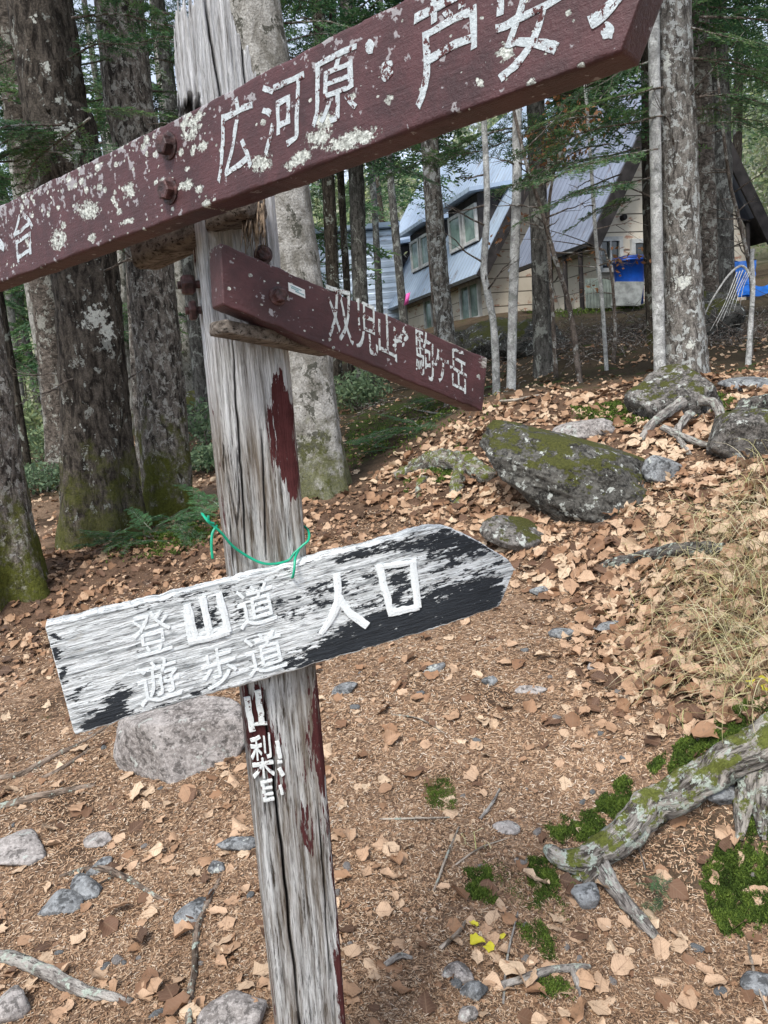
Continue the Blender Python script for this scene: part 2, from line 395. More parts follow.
M_G = Mat('forest_floor', 0.95, 0.1)
def _ground_mat():
    m = M_G; tc = m.n('ShaderNodeTexCoord'); o = tc.outputs['Object']
    a = m.noise(o, 0.9, 5, 0.65); b = m.noise(o, 16, 6, 0.75, 0.5); f = m.noise(o, 120, 4, 0.75)
    c = m.mix(m.ramp(b, [(0.3, 0.0), (0.7, 1.0)]), (0.075, 0.046, 0.03), (0.28, 0.175, 0.11))
    c = m.mix(m.ramp(f, [(0.42, 0.0), (0.72, 0.85)]), c, (0.4, 0.31, 0.23))
    v = m.vor(m.sc(o, (1, 1, 1)), 60, 'F1', 1)
    c = m.mix(0.35, c, m.mix(m.xyz(v, 0), (0.1, 0.055, 0.035), (0.4, 0.27, 0.18)))
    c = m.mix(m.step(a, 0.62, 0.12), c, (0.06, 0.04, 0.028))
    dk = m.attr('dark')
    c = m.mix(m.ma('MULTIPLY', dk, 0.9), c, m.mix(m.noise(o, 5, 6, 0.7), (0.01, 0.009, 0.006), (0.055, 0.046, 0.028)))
    lf = m.attr('leafy'); c = m.mix(m.ma('MULTIPLY', lf, 0.7), c, m.mix(m.noise(o, 30, 5, 0.75), (0.018, 0.011, 0.008), (0.11, 0.062, 0.04)))
    gm = m.step(m.ma('ADD', m.attr('moss'), m.ma('MULTIPLY', m.ma('SUBTRACT', m.noise(o, 2.2, 6, 0.75), 0.5), 1.8)), 0.55, 0.12)
    c = m.mix(gm, c, m.mix(m.noise(o, 26, 5, 0.75), (0.01, 0.018, 0.005), (0.07, 0.095, 0.025)))
    hl = m.attr('hill')
    c = m.mix(hl, c, m.mix(m.noise(o, 0.25, 6, 0.7), (0.13, 0.15, 0.08), (0.34, 0.33, 0.24)))
    m.col(c); m.bump(m.ma('ADD', b, m.ma('MULTIPLY', f, 0.7)), 0.8, 0.012)
_ground_mat()
LEAF_R = Gpoly([(352, 492), (400, 452), (440, 428), (490, 402), (560, 388), (660, 378), (760, 374)]) + [(8, 6)] + Gpoly([(860, 600), (800, 735), (690, 735), (640, 700), (590, 650), (555, 600), (500, 565), (440, 525), (380, 520)])
LEAF_L = [(-9, 8), (-9, 4.2)] + Gpoly([(0, 668), (110, 650), (220, 640), (330, 575), (400, 540), (352, 492), (330, 495), (200, 535), (150, 520), (60, 545), (0, 560)])
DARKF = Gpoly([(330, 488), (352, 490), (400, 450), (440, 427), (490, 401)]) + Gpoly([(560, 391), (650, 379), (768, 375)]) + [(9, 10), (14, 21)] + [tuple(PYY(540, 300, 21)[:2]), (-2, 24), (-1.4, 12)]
MOSSF = Gpoly([(335, 478), (352, 470), (395, 445), (430, 425), (480, 398)]) + [tuple(PYY(470, 380, 12)[:2]), tuple(PYY(340, 400, 14)[:2])]
HUMUS = Gpoly([(612, 850), (650, 825), (700, 805), (790, 790), (790, 850), (720, 858), (712, 900), (650, 900), (620, 885)])
def build_ground():
    th = np.concatenate([np.linspace(-math.pi, -0.75, 60, endpoint=False), np.linspace(-0.75, 0.75, 560), np.linspace(0.75, math.pi, 61)[1:]])[:-1]
    rr = np.concatenate([[0.02], np.geomspace(0.25, 420, 330)])
    T, R_ = np.meshgrid(th, rr)
    x, y = R_ * np.sin(T), R_ * np.cos(T)
    z = H(x, y)
    r = np.hypot(x, y)
    near = np.clip(1 - r / 7, 0, 1)
    z = z + near * 0.006 * fbm(x * 40, y * 40, 0, 21, 3, 0.6)
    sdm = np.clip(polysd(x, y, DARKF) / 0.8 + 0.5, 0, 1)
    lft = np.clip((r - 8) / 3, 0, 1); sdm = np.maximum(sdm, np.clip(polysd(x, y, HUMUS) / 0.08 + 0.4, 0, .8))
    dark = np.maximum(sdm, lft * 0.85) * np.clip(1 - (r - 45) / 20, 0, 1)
    moss = np.clip(polysd(x, y, MOSSF) / 1.0 + 0.3, 0, .55)
    moss = np.maximum(moss, 0.3 * dark)
    hill = np.clip((r - 32) / 20, 0, 1)
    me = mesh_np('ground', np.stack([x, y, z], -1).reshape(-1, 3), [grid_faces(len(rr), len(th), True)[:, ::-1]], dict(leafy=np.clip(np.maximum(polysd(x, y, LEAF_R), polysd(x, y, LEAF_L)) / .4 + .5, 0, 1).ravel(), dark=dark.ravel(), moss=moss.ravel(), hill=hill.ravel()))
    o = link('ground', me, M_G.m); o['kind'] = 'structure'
build_ground()

# ------------------------------------------------------------------ signpost
def wood_common(m, o, base_dark, base_light, gs):
    """weathered bare wood with grain along the stretched axis gs; returns colour, height"""
    g = m.noise(m.sc(o, gs), 1.0, 7, 0.72, 0.25)
    g2 = m.noise(m.sc(o, tuple(k * 3.1 for k in gs)), 1.0, 5, 0.7)
    c = m.mix(m.ramp(g, [(0.3, 0.0), (0.62, 1.0)]), base_dark, base_light)
    c = m.mix(m.ramp(g2, [(0.28, 1.0), (0.45, 0.0)]), c, tuple(k * 0.25 for k in base_dark))
    return c, m.ma('ADD', g, m.ma('MULTIPLY', g2, 0.6))
def maroon_paint(m, o):
    n = m.noise(o, 18, 6, 0.7)
    c = m.mix(m.ramp(n, [(0.3, 0.0), (0.7, 1.0)]), (0.034, 0.0115, 0.0135), (0.08, 0.0262, 0.0295))
    return m.mix(m.ma('MULTIPLY', m.noise(o, 3.5, 4, 0.6), 0.5), c, (0.085, 0.042, 0.042))
def lichen_col(m, o):
    return m.mix(m.ramp(m.noise(o, 160, 5, 0.75), [(0.35, 0.0), (0.65, 1.0)]), (0.2, 0.21, 0.19), (0.62, 0.65, 0.6))

def mat_maroon(name):
    m = Mat(name, 0.55, 0.4); b = m.attr('bp', 'Vector')
    c = maroon_paint(m, b)
    w_, h_ = wood_common(m, b, (0.12, 0.1, 0.085), (0.42, 0.4, 0.37), (10, 110, 110))
    hf = m.noise(b, 210, 5, 0.7)
    wear = m.step(m.ma('ADD', m.attr('wear'), m.ma('MULTIPLY', m.ma('SUBTRACT', m.noise(m.sc(b, (60, 200, 200)), 1, 5, 0.7), 0.5), 0.9)), 0.5, 0.05)
    c = m.mix(wear, c, w_)
    # scattered grey chips and film of lichen dust
    ch = m.noise(b, 60, 3, 0.6)
    chips = m.step(m.ma('ADD', ch, m.ma('MULTIPLY', m.attr('chips'), 0.3)), 0.82, 0.03)
    c = m.mix(m.ma('MULTIPLY', chips, 0.8), c, (0.33, 0.32, 0.33))
    li = m.step(m.ma('ADD', m.attr('lichen'), m.ma('MULTIPLY', m.ma('SUBTRACT', hf, 0.5), 0.9)), 0.5, 0.07)
    c = m.mix(li, c, lichen_col(m, b))
    m.col(c)
    m.rough(m.ma('ADD', 0.5, m.ma('MULTIPLY', m.ma('MAXIMUM', li, wear), 0.4)))
    m.bump(m.ma('ADD', m.ma('MULTIPLY', li, m.noise(b, 130, 4, 0.7)), m.ma('ADD', m.ma('MULTIPLY', hf, 0.35), m.ma('MULTIPLY', h_, 0.25))), 0.7, 0.003)
    return m.m
def mat_whiteblack():
    m = Mat('flaking_black_paint_board', 0.8, 0.25); b = m.attr('bp', 'Vector')
    g = m.noise(m.sc(b, (9, 120, 120)), 1.0, 7, 0.75, 0.3)
    g2 = m.noise(m.sc(b, (34, 330, 330)), 1.0, 5, 0.7)
    c = m.mix(m.ramp(g, [(0.3, 0.0), (0.55, 1.0)]), (0.26, 0.28, 0.285), (0.8, 0.835, 0.84))
    c = m.mix(m.ramp(g2, [(0.3, 0.75), (0.46, 0.0)]), c, (0.05, 0.055, 0.06))
    c = m.mix(m.ma('MULTIPLY', m.step(m.noise(m.sc(b, (20, 90, 90)), 1.0, 5, 0.7), 0.76, 0.1), 0.5), c, (0.36, 0.33, 0.26))
    hf = m.noise(m.sc(b, (70, 330, 330)), 1.0, 5, 0.72)
    bl = m.step(m.ma('ADD', m.attr('black'), m.ma('MULTIPLY', m.ma('SUBTRACT', hf, 0.5), 1.1)), 0.5, 0.035)
    blk = m.mix(m.noise(b, 25, 5, 0.7), (0.012, 0.016, 0.021), (0.032, 0.038, 0.046))
    c = m.mix(bl, c, blk)
    m.col(c)
    m.rough(m.ma('SUBTRACT', 0.85, m.ma('MULTIPLY', bl, 0.3)))
    m.bump(m.ma('ADD', m.ma('MULTIPLY', m.ma('ADD', g, m.ma('MULTIPLY', g2, 0.7)), 1.0), m.ma('MULTIPLY', bl, 0.35)), 0.9, 0.0035)
    return m.m
def mat_post():
    m = Mat('weathered_post', 0.9, 0.15); b = m.attr('bp', 'Vector')
    c, h_ = wood_common(m, b, (0.085, 0.072, 0.058), (0.63, 0.635, 0.625), (75, 75, 4.5))
    big = m.noise(m.sc(b, (22, 22, 2.0)), 1.0, 4, 0.6)
    c = m.mix(m.ramp(big, [(0.4, 0.0), (0.72, 0.65)]), c, (0.17, 0.13, 0.09))
    top = m.step(m.xyz(b, 2), 1.9, 0.1)
    c = m.mix(m.ma('MULTIPLY', top, 0.8), c, m.ramp(m.noise(m.sc(b, (150, 150, 7)), 1.0, 6, 0.75), [(0.2, (0.07, 0.065, 0.06)), (0.4, (0.42, 0.42, 0.42)), (0.75, (0.85, 0.87, 0.89))]))
    pn = m.noise(m.sc(b, (190, 190, 22)), 1.0, 5, 0.72)
    pm = m.step(m.ma('ADD', m.attr('paint'), m.ma('MULTIPLY', m.ma('SUBTRACT', pn, 0.5), 1.2)), 0.5, 0.05)
    c = m.mix(pm, c, m.mix(m.noise(b, 30, 5, 0.7), (0.045, 0.012, 0.013), (0.11, 0.035, 0.034)))
    dk = m.attr('crack')
    c = m.mix(dk, c, (0.018, 0.014, 0.011))
    m.col(c)
    m.bump(h_, 1.0, 0.006)
    return m.m
M_MAROON, M_BOARD, M_POST = mat_maroon('maroon_paint_board'), mat_whiteblack(), mat_post()
def mat_letter(name, wear=0.45, c0=(0.42, 0.46, 0.47), c1=(0.78, 0.83, 0.84), under=(0.08, 0.03, 0.03)):
    m = Mat(name, 0.75, 0.25); o = m.n('ShaderNodeTexCoord').outputs['Object']
    c = m.mix(m.noise(o, 220, 4, 0.7), c0, c1)
    c = m.mix(m.step(m.noise(o, 95, 5, 0.75), 1 - wear, 0.03), c, under)
    m.col(c); m.bump(m.noise(o, 300, 4, 0.7), 0.6, 0.002)
    return m.m
M_LET_ARM = mat_letter('letter_paint_on_maroon', 0.4, (0.3, 0.34, 0.36), (0.62, 0.68, 0.7))
M_LET_ARM_WORN = mat_letter('worn_letter_paint_on_maroon', 0.42, (0.34, 0.38, 0.38), (0.68, 0.73, 0.73))
M_LET_BOARD = mat_letter('letter_relief_white', 0.26, (0.62, 0.66, 0.67), (0.86, 0.9, 0.9), (0.3, 0.32, 0.32))
M_LET_BIG = mat_letter('letter_relief_clean_white', 0.3, (0.66, 0.7, 0.7), (0.88, 0.92, 0.92), (0.5, 0.53, 0.53))
M_LET_POST = mat_letter('letter_paint_on_post', 0.34, (0.55, 0.58, 0.57), (0.85, 0.88, 0.86))
M_RUST = plain('painted_rusty_steel', (0.06, 0.026, 0.024), 0.55, 0.6, 60, 0.45, 0.4)
M_CLEAT = None

post_root = empty('signpost', (-0.21, 1.25, float(Hs(-0.21, 1.25))), 'leaning weathered wooden signpost with three direction boards on the trail', 'signpost')
ROOTLOC = np.array(post_root.location)
def child(name, mb_or_mesh, mat, parent=post_root, smooth=True):
    me = mb_or_mesh.mesh(name, smooth) if isinstance(mb_or_mesh, MB) else mb_or_mesh
    o = link(name, me, mat, parent)
    par = parent; off = np.zeros(3)
    while par is not None: off += np.array(par.location); par = par.parent
    n = len(me.vertices); V = np.empty(n * 3, np.float32); me.vertices.foreach_get('co', V)
    me.vertices.foreach_set('co', (V.reshape(-1, 3) - off).astype(np.float32).ravel()); me.update()
    return o

class Plane:
    def __init__(s, O, e, upv):
        s.O = np.asarray(O, float); s.e = e / np.linalg.norm(e)
        f = upv - (upv @ s.e) * s.e; s.f = f / np.linalg.norm(f)
        s.n = np.cross(s.e, s.f)                                    # towards the camera
        if s.n @ (EYE - s.O) < 0: s.n = -s.n
    def uv(s, px, py):
        q = ray(px, py); t = ((s.O - EYE) @ s.n) / (q @ s.n); p = EYE + t * q - s.O
        return np.array([p @ s.e, p @ s.f])
    def at(s, u, v, w=0.0):
        u, v, w = np.broadcast_arrays(np.asarray(u, float), np.asarray(v, float), np.asarray(w, float))
        return s.O + u[..., None] * s.e + v[..., None] * s.f + w[..., None] * s.n

def board(name, pl, top_px, bot_px, thick, mat, N, K, masks, edge=0.0012, rnd=0.005, rough=0.0006, grain=(9, 120), seed=1, label=None, shear=False):
    tp = np.array([pl.uv(*p) for p in top_px]); bt = np.array([pl.uv(*p) for p in bot_px])
    u0 = 0.5 * (tp[0, 0] + bt[0, 0]); u1 = max(tp[-1, 0], bt[-1, 0])
    u = np.linspace(u0, u1, N)
    vt = np.interp(u, tp[:, 0], tp[:, 1]); vb = np.interp(u, bt[:, 0], bt[:, 1])
    vt = vt + edge * fbm(u * 40, 0, seed, seed, 5, 0.65) * 2; vb = vb + edge * fbm(u * 40, 3.3, seed, seed + 5, 5, 0.65) * 2
    sb = 10
    s_front = np.linspace(0, 1, K)
    prof = [(t, 0.0) for t in s_front] + [(1.0, -k / sb) for k in range(1, sb)] + [(t, -1.0) for t in np.linspace(1, 0, 14)] + [(0.0, -k / sb) for k in range(sb - 1, 0, -1)]
    prof = np.array(prof); M = len(prof)
    v = vb[:, None] + (vt - vb)[:, None] * prof[None, :, 0]; wv = np.broadcast_to(prof[None, :, 1] * thick, v.shape).copy()
    # rounded edges on the front and back
    dv = np.minimum(v - vb[:, None], vt[:, None] - v)
    dw = np.minimum(-wv, thick + wv)
    rl = rnd * (1 + 0.8 * fbm(u * 30, 1.1, 0, seed + 9, 3))[:, None] * np.ones(M)[None]
    a = np.clip(rl - dv, 0, None); b = np.clip(rl - dw, 0, None)
    cut = np.where((a > 0) & (b > 0), np.hypot(a, b) - rl, 0); cut = np.clip(cut, 0, None)
    ln = np.hypot(a, b) + 1e-9
    mid = 0.5 * (vb + vt)[:, None]
    v = v - np.sign(v - mid) * cut * a / ln; wv = wv - np.sign(wv + thick / 2) * cut * b / ln
    tl_ = (tp[0, 0] - bt[0, 0]) if shear else 0.0; tr_e = (tp[-1, 0] - bt[-1, 0]) if shear else 0.0
    fr_ = (u - u0) / (u1 - u0); vfr = prof[None, :, 0] - 0.5
    if shear: u1s = 0.5 * (tp[-1, 0] + bt[-1, 0]); uu = (u0 + fr_ * (u1s - u0))[:, None] + vfr * ((1 - fr_) * tl_ + fr_ * tr_e)[:, None]
    else: uu = np.broadcast_to(u[:, None], v.shape).copy()
    g = fbm(uu * grain[0], v * grain[1], 0.0, seed + 3, 5, 0.65)
    front = (prof[:, 1] == 0)[None]
    wv = wv + np.where(front, rough * g * np.clip(dv / 0.004, 0, 1), 0)
    # close the ends with two shrinking rings
    def ring(i, k, du): return 0.5 * (uu[i].min() + uu[i].max()) + (uu[i] - 0.5 * (uu[i].min() + uu[i].max())) * k + du, mid[i] + (v[i] - mid[i]) * k, -thick / 2 + (wv[i] + thick / 2) * k
    ends = [ring(0, 0.95, -0.0016), ring(0, 0.5, -0.0018), ring(0, 0.02, -0.0019)]; ende = [ring(-1, 0.95, 0.0016), ring(-1, 0.5, 0.0018), ring(-1, 0.02, 0.0019)]
    UU = np.vstack([e[0] for e in ends[::-1]] + [uu] + [e[0] for e in ende]); VV = np.vstack([e[1] for e in ends[::-1]] + [v] + [e[1] for e in ende]); WW = np.vstack([e[2] for e in ends[::-1]] + [wv] + [e[2] for e in ende])
    P3 = pl.at(UU, VV, WW)
    px, py = proj(P3)
    isf = np.zeros(UU.shape, bool); isf[3:-3] = np.broadcast_to(front, v.shape)
    Vv = np.vstack([np.zeros((3, M)) + 0.5, (v - vb[:, None]) / (vt - vb)[:, None], np.zeros((3, M)) + 0.5])
    at = masks(UU, VV, WW, px, py, isf, Vv)
    at = {k: a.reshape(-1) for k, a in at.items()}
    at['bp'] = np.stack([UU + seed, VV, WW], -1).reshape(-1, 3)
    me = mesh_np(name, P3.reshape(-1, 3), [grid_faces(len(UU), M, True)], at)
    sm = np.ones(len(me.polygons), bool); sm[:3 * M] = False; sm[-3 * M:] = False; me.polygons.foreach_set('use_smooth', sm)
    o = child(name, me, mat)
    if label: o['label'] = label
    return o

# lettering -----------------------------------------------------------------
def glyph(ch, fat=0.0):
    cu = bpy.data.curves.new('glyph', 'FONT'); cu.body = ch; cu.resolution_u = 4; cu.extrude = 0.5; cu.offset = fat
    ob = bpy.data.objects.new('glyph', cu); COL.objects.link(ob)
    dg = bpy.context.evaluated_depsgraph_get(); dg.update()
    me = bpy.data.meshes.new_from_object(ob.evaluated_get(dg))
    bm = bmesh.new(); bm.from_mesh(me)
    bmesh.ops.triangulate(bm, faces=bm.faces[:])
    bmesh.ops.subdivide_edges(bm, edges=[e for e in bm.edges if e.calc_length() > 0.08], cuts=2)
    bmesh.ops.triangulate(bm, faces=bm.faces[:])
    V = np.array([v.co[:] for v in bm.verts]); T = np.array([[v.index for v in f.verts] for f in bm.faces])
    bm.free()
    bpy.data.objects.remove(ob); bpy.data.curves.remove(cu); bpy.data.meshes.remove(me)
    lo, hi = V.min(0), V.max(0); V = (V - lo) / (hi - lo)
    return V, T
def put_glyph(mb, pl, ch, TL, TR, BL, BR=None, h=0.0007, wob=0.02, seed=0, base=0.0, fat=0.0):
    V, T = glyph(ch, fat)
    TL, TR, BL = (pl.uv(*p) for p in (TL, TR, BL)); BR = pl.uv(*BR) if BR else TR + BL - TL
    x = V[:, 0] + wob * fbm(V[:, 0] * 5, V[:, 1] * 5, 1, seed, 3); y = V[:, 1] + wob * fbm(V[:, 0] * 5, V[:, 1] * 5, 7, seed + 3, 3)
    x, y = x[:, None], y[:, None]
    uv = (1 - y) * ((1 - x) * BL + x * BR) + y * ((1 - x) * TL + x * TR)
    mb.add(pl.at(uv[:, 0], uv[:, 1], base - 0.004 + V[:, 2] * (h + 0.004)), None, T)
def stroke(mb, pl, pts, wid, h=0.0014, base=0.0, n=14, seed=0, taper=(1, 1), rag=0.14):
    """one painted stroke along pixel points, width in pixels"""
    uv = np.array([pl.uv(*p) for p in pts]); uv = smooth_path(np.c_[uv, np.zeros(len(uv))], n)[:, :2]
    mpp = np.linalg.norm(pl.uv(pts[0][0] + 1, pts[0][1]) - pl.uv(*pts[0]))
    T = np.gradient(uv, axis=0); T /= np.linalg.norm(T, axis=1)[:, None] + 1e-9; N = np.c_[-T[:, 1], T[:, 0]]
    k = np.linspace(0, 1, n); hw = 0.5 * wid * mpp * np.interp(k, [0, .5, 1], [taper[0], 1, taper[1]])
    a = hw * (1 + rag * fbm(k * 6, seed, 0, 3, 3) * 2); b = hw * (1 + rag * fbm(k * 6, seed + 9, 0, 4, 3) * 2)
    L, R_ = uv + N * a[:, None], uv - N * b[:, None]
    rows = [pl.at(L[:, 0], L[:, 1], base - 0.004), pl.at(L[:, 0], L[:, 1], base + h * .75), pl.at(uv[:, 0], uv[:, 1], base + h), pl.at(R_[:, 0], R_[:, 1], base + h * .75), pl.at(R_[:, 0], R_[:, 1], base - 0.004)]
    V = np.stack(rows, 1).reshape(-1, 3)
    q = grid_faces(n, 5); e = (n - 1) * 5
    mb.add(V, q, [(0, 1, 2), (0, 2, 3), (0, 3, 4), (e, e + 2, e + 1), (e, e + 3, e + 2), (e, e + 4, e + 3)])
def blob(mb, pl, px, py, rx, ry, h=0.001, seed=0, base=0.0):
    n = 18; a = np.linspace(0, 2 * np.pi, n, endpoint=False); c = pl.uv(px, py)
    mpp = np.linalg.norm(pl.uv(px + 1, py) - c)
    r = 1 + 0.35 * fbm(np.cos(a) * 2, np.sin(a) * 2, seed, 5, 3)
    uv = c + np.c_[np.cos(a) * rx * r, np.sin(a) * ry * r] * mpp
    V = np.vstack([pl.at(uv[:, 0], uv[:, 1], base - .003), pl.at(uv[:, 0], uv[:, 1], base + h * .6), pl.at(*c, base + h)[None]])
    j = np.arange(n); k = (j + 1) % n
    mb.add(V, np.c_[j, k, k + n, j + n], np.c_[j + n, k + n, np.full(n, 2 * n)])

def spots(UU, VV, isf, n, umin, umax, vmin, vmax, r0, r1, seed):
    """distance-based spot field: 1 in the middle of a random spot"""
    g = np.random.default_rng(seed); out = np.zeros(UU.shape)
    for _ in range(n):
        cu, cv = g.uniform(umin, umax), g.uniform(vmin, vmax); r = r0 * (r1 / r0) ** g.random() ** 2.0
        d = np.hypot((UU - cu) * g.uniform(.6, 1.1), VV - cv) / r
        out = np.maximum(out, np.clip(1.05 - d * 0.55, 0, 1))
    return out
def pxspot(px, py, cx, cy, rx, ry, ang=0.0, ring=0.0):
    c, s_ = math.cos(ang), math.sin(ang)
    dx, dy = px - cx, py - cy
    d = np.hypot((c * dx + s_ * dy) / rx, (-s_ * dx + c * dy) / ry)
    v = np.clip(1.05 - d * 0.55, 0, 1)
    return v * np.where(d < ring, 0.45, 1) if ring else v

# --- top arm (maroon, towards the viewer at its right end)
b0, b1 = PD(0, 283, 1.41), PD(613, 56, 0.67)
plT = Plane(b0, b1 - b0, np.array([0.02, 0.0, 1.0]))
def mk_top(UU, VV, WW, px, py, isf, vv):
    L = spots(UU, VV, isf, 160, 0.0, 0.66, 0.0, 0.15, 0.0012, 0.0065, 4)
    L = np.maximum(L, 0.95 * spots(UU, VV, isf, 60, 0.55, 1.25, 0.0, 0.15, 0.001, 0.005, 5))
    L = np.maximum(L, spots(UU, VV, isf, 110, 0.1, 0.62, 0.1, 0.15, 0.0015, 0.006, 6))
    jx = px + 7 * fbm(px * .12, py * .12, 0, 81, 4, .7); jy = py + 7 * fbm(px * .12, py * .12, 5, 82, 4, .7)
    for a in [(190, 130, 8, 10, 0, .35), (88, 211, 9, 9, 0, 0), (58, 238, 7, 8, 0, .4), (126, 223, 7, 3, -.3, 0), (186, 184, 6, 4, -.4, 0), (262, 163, 10, 8, -.5, 0),
              (298, 160, 14, 5, -.55, 0), (352, 140, 24, 8, -.38, 0), (318, 138, 12, 8, -.4, 0), (325, 120, 9, 9, 0, 0), (508, 78, 2, 3, 0, 0), (505, 52, 9, 7, -.5, 0), (530, 83, 7, 3, -.4, 0), (479, 82, 4, 4, 0, 0), (387, 71, 4, 4, 0, 0), (608, 31, 5, 6, 0, 0), (130, 190, 6, 7, .4, 0)]:
        L = np.maximum(L, pxspot(jx, jy, *a))
    L = np.where(isf, L, L * 0.55)
    top = np.clip((vv - 0.90) / 0.12, 0, 1)
    chips = np.clip(0.7 * np.clip((vv - 0.4) / 0.6, 0, 1) * np.clip(1.4 - UU, 0, 1) + 0.25 * np.clip(1 - UU / .6, 0, 1) + 0.3 * fbm(UU * 8, VV * 8, 0, 7, 3), 0, 1)
    right = np.clip((px - 640) / 14, 0, 1) * isf
    return dict(lichen=L, chips=chips * isf + 0.2, wear=0.35 * top * np.clip(0.5 + fbm(UU * 14, 0, 0, 2, 3), 0, 1) + right * 0.5)
top_board = board('direction_board', plT, [(-60, 236), (0, 205), (170, 121), (350, 26), (613, -108), (640, -122), (656, -50)], [(-60, 305), (0, 283), (280, 180), (438, 120), (613, 56), (621, 52), (656, -44)], 0.046, M_MAROON, 620, 100, mk_top, 0.0008, 0.004, 0.0003, (6, 90), 2, 'maroon top board with white lettering and lichen spots')
L1 = MB()
put_glyph(L1, plT, '台', (12, 217), (32, 203), (16, 264), (34, 252), seed=1, fat=0.004, wob=0.035)
stroke(L1, plT, [(-4, 236), (2, 246), (2, 250)], 4, seed=2)
put_glyph(L1, plT, '広', (219, 104), (252, 90), (217, 185), (253, 168), seed=3, fat=0.004, wob=0.035)
put_glyph(L1, plT, '河', (261, 87), (304, 67), (263, 158), (302, 140), seed=4, fat=0.004, wob=0.035)
put_glyph(L1, plT, '原', (312, 65), (357, 42), (312, 131), (357, 112), seed=5, fat=0.004, wob=0.035)
blob(L1, plT, 370, 47, 4, 5.5, seed=1); blob(L1, plT, 387, 71, 6, 7, seed=2)
put_glyph(L1, plT, '芦', (413, 4), (482, -33), (416, 113), (485, 78), seed=6, fat=0.004, wob=0.035)
put_glyph(L1, plT, '安', (495, -22), (566, -56), (498, 86), (561, 52), seed=7, fat=0.004, wob=0.035)
stroke(L1, plT, [(628, -14), (608, 10), (590, 24)], 12, seed=8, taper=(.8, 1.1)); stroke(L1, plT, [(590, 22), (598, 16)], 9, seed=9)
blob(L1, plT, 608, 31, 6, 8, seed=3)
child('lettering', L1, M_LET_ARM, top_board, smooth=False)

def bolt(pl, px, py, rad, parent, axis=None, base=0.0, leng=0.012, washer=True):
    """hexagon bolt head with a washer standing on the plane"""
    mb = MB(); u, v = pl.uv(px, py); n = pl.n if axis is None else axis
    c = pl.at(u, v, base)
    e = np.cross(n, [0, 0, 1.0]); e /= np.linalg.norm(e); f = np.cross(n, e)
    def disc(r0, z0, r1, z1, k, ph=0.0, dome=0.0):
        a = np.linspace(0, 2 * np.pi, k, endpoint=False) + ph
        cs = np.cos(a)[:, None] * e + np.sin(a)[:, None] * f
        V = np.vstack([c + cs * r0 + n * z0, c + cs * r1 + n * z1, c + cs * r1 * 0.86 + n * (z1 + dome), c + n * (z1 + dome)])
        j = np.arange(k); q = np.r_[np.c_[j, (j + 1) % k, (j + 1) % k + k, j + k], np.c_[j + k, (j + 1) % k + k, (j + 1) % k + 2 * k, j + 2 * k]]
        mb.add(V, q, np.c_[j + 2 * k, (j + 1) % k + 2 * k, np.full(k, 3 * k)])
    if washer: disc(rad * 1.38, -0.003, rad * 1.36, 0.0025, 28, 0, 0.0006)
    disc(rad, 0.0, rad, leng, 6, 0.25 + px * 0.01, rad * 0.09)
    return child('bolt', mb, M_RUST, parent, smooth=False)
bolt(plT, 169, 146, 0.0135, top_board, leng=0.014); bolt(plT, 170, 191, 0.0135, top_board, leng=0.013)

# --- middle arm (maroon, sagging, pointing away)
a0, a1 = 0.5 * (PD(220, 243, 1.1) + PD(224, 305, 1.1)), 0.5 * (PD(487, 362, 1.37) + PD(480, 411, 1.37))
plM = Plane(a0, a1 - a0, np.array([0.0, 0.0, 1.0]))
def mk_mid(UU, VV, WW, px, py, isf, vv):
    L = 0.92 * spots(UU, VV, isf, 50, -0.02, 0.25, -0.05, 0.05, 0.0006, 0.003, 14)
    for a in [(420, 318, 10, 3, .45, 0), (440, 330, 9, 3, .45, 0), (478, 376, 2, 2, 0, 0)]: L = np.maximum(L, 0.85 * pxspot(px, py, *a))
    edge = np.clip((vv - 0.86) / 0.14, 0, 1)
    upper = 1.0 * (WW < -0.001) * (vv > 0.9)
    wr = edge * np.clip((UU - 0.06) / 0.12, 0, 1) * (0.32 + 0.5 * fbm(UU * 16, 2, 0, 5, 3)) + upper * (0.5 + 0.6 * fbm(UU * 20, WW * 60, 0, 6, 3)) * np.clip((UU - 0.05) / 0.15, 0, 1)
    for a in [(468, 340, 26, 4, .47, 0), (484, 362, 5, 6, 0, 0), (380, 300, 30, 2, .47, 0), (318, 268, 30, 2, .45, 0)]: wr = np.maximum(wr, 0.75 * pxspot(px, py, *a))
    endcap = (UU <= UU.min() + 0.006) * 0.5
    L = np.maximum(L, endcap * np.clip(0.8 + fbm(VV * 60, WW * 60, 0, 9, 3), 0, 1.6))
    return dict(lichen=L, chips=0.25 * np.clip(1 - np.abs(UU - 0.07) / 0.07, 0, 1) + 0.12 + 0.2 * edge, wear=wr)
mid_board = board('direction_board', plM, [(221, 243), (487, 358)], [(224, 305), (482, 411)], 0.052, M_MAROON, 360, 70, mk_mid, 0.0012, 0.0025, 0.0003, (6, 90), 5, shear=True, label='sagging maroon middle board with chipped white lettering')
L2 = MB()
for i, (ch, q) in enumerate([('双', ((326, 284), (351, 292), (329, 338), (354, 346))), ('児', ((355, 297), (376, 306), (356, 348), (378, 357))), ('山', ((378, 309), (395, 318), (379, 353), (397, 362))),
              ('駒', ((414, 326), (433, 336), (416, 373), (434, 382))), ('ヶ', ((433, 347), (448, 353), (435, 380), (449, 386))), ('岳', ((449, 343), (466, 353), (451, 387), (467, 395)))]):
    put_glyph(L2, plM, ch, *q, seed=20 + i, wob=0.03)
g_ = np.random.default_rng(3)
for k in range(16): blob(L2, plM, g_.uniform(394, 408), 322 + g_.uniform(0, 20) + 4, g_.uniform(.8, 2.2), g_.uniform(.8, 2.6), 0.0006, k)
child('lettering', L2, M_LET_ARM_WORN, mid_board, smooth=False)
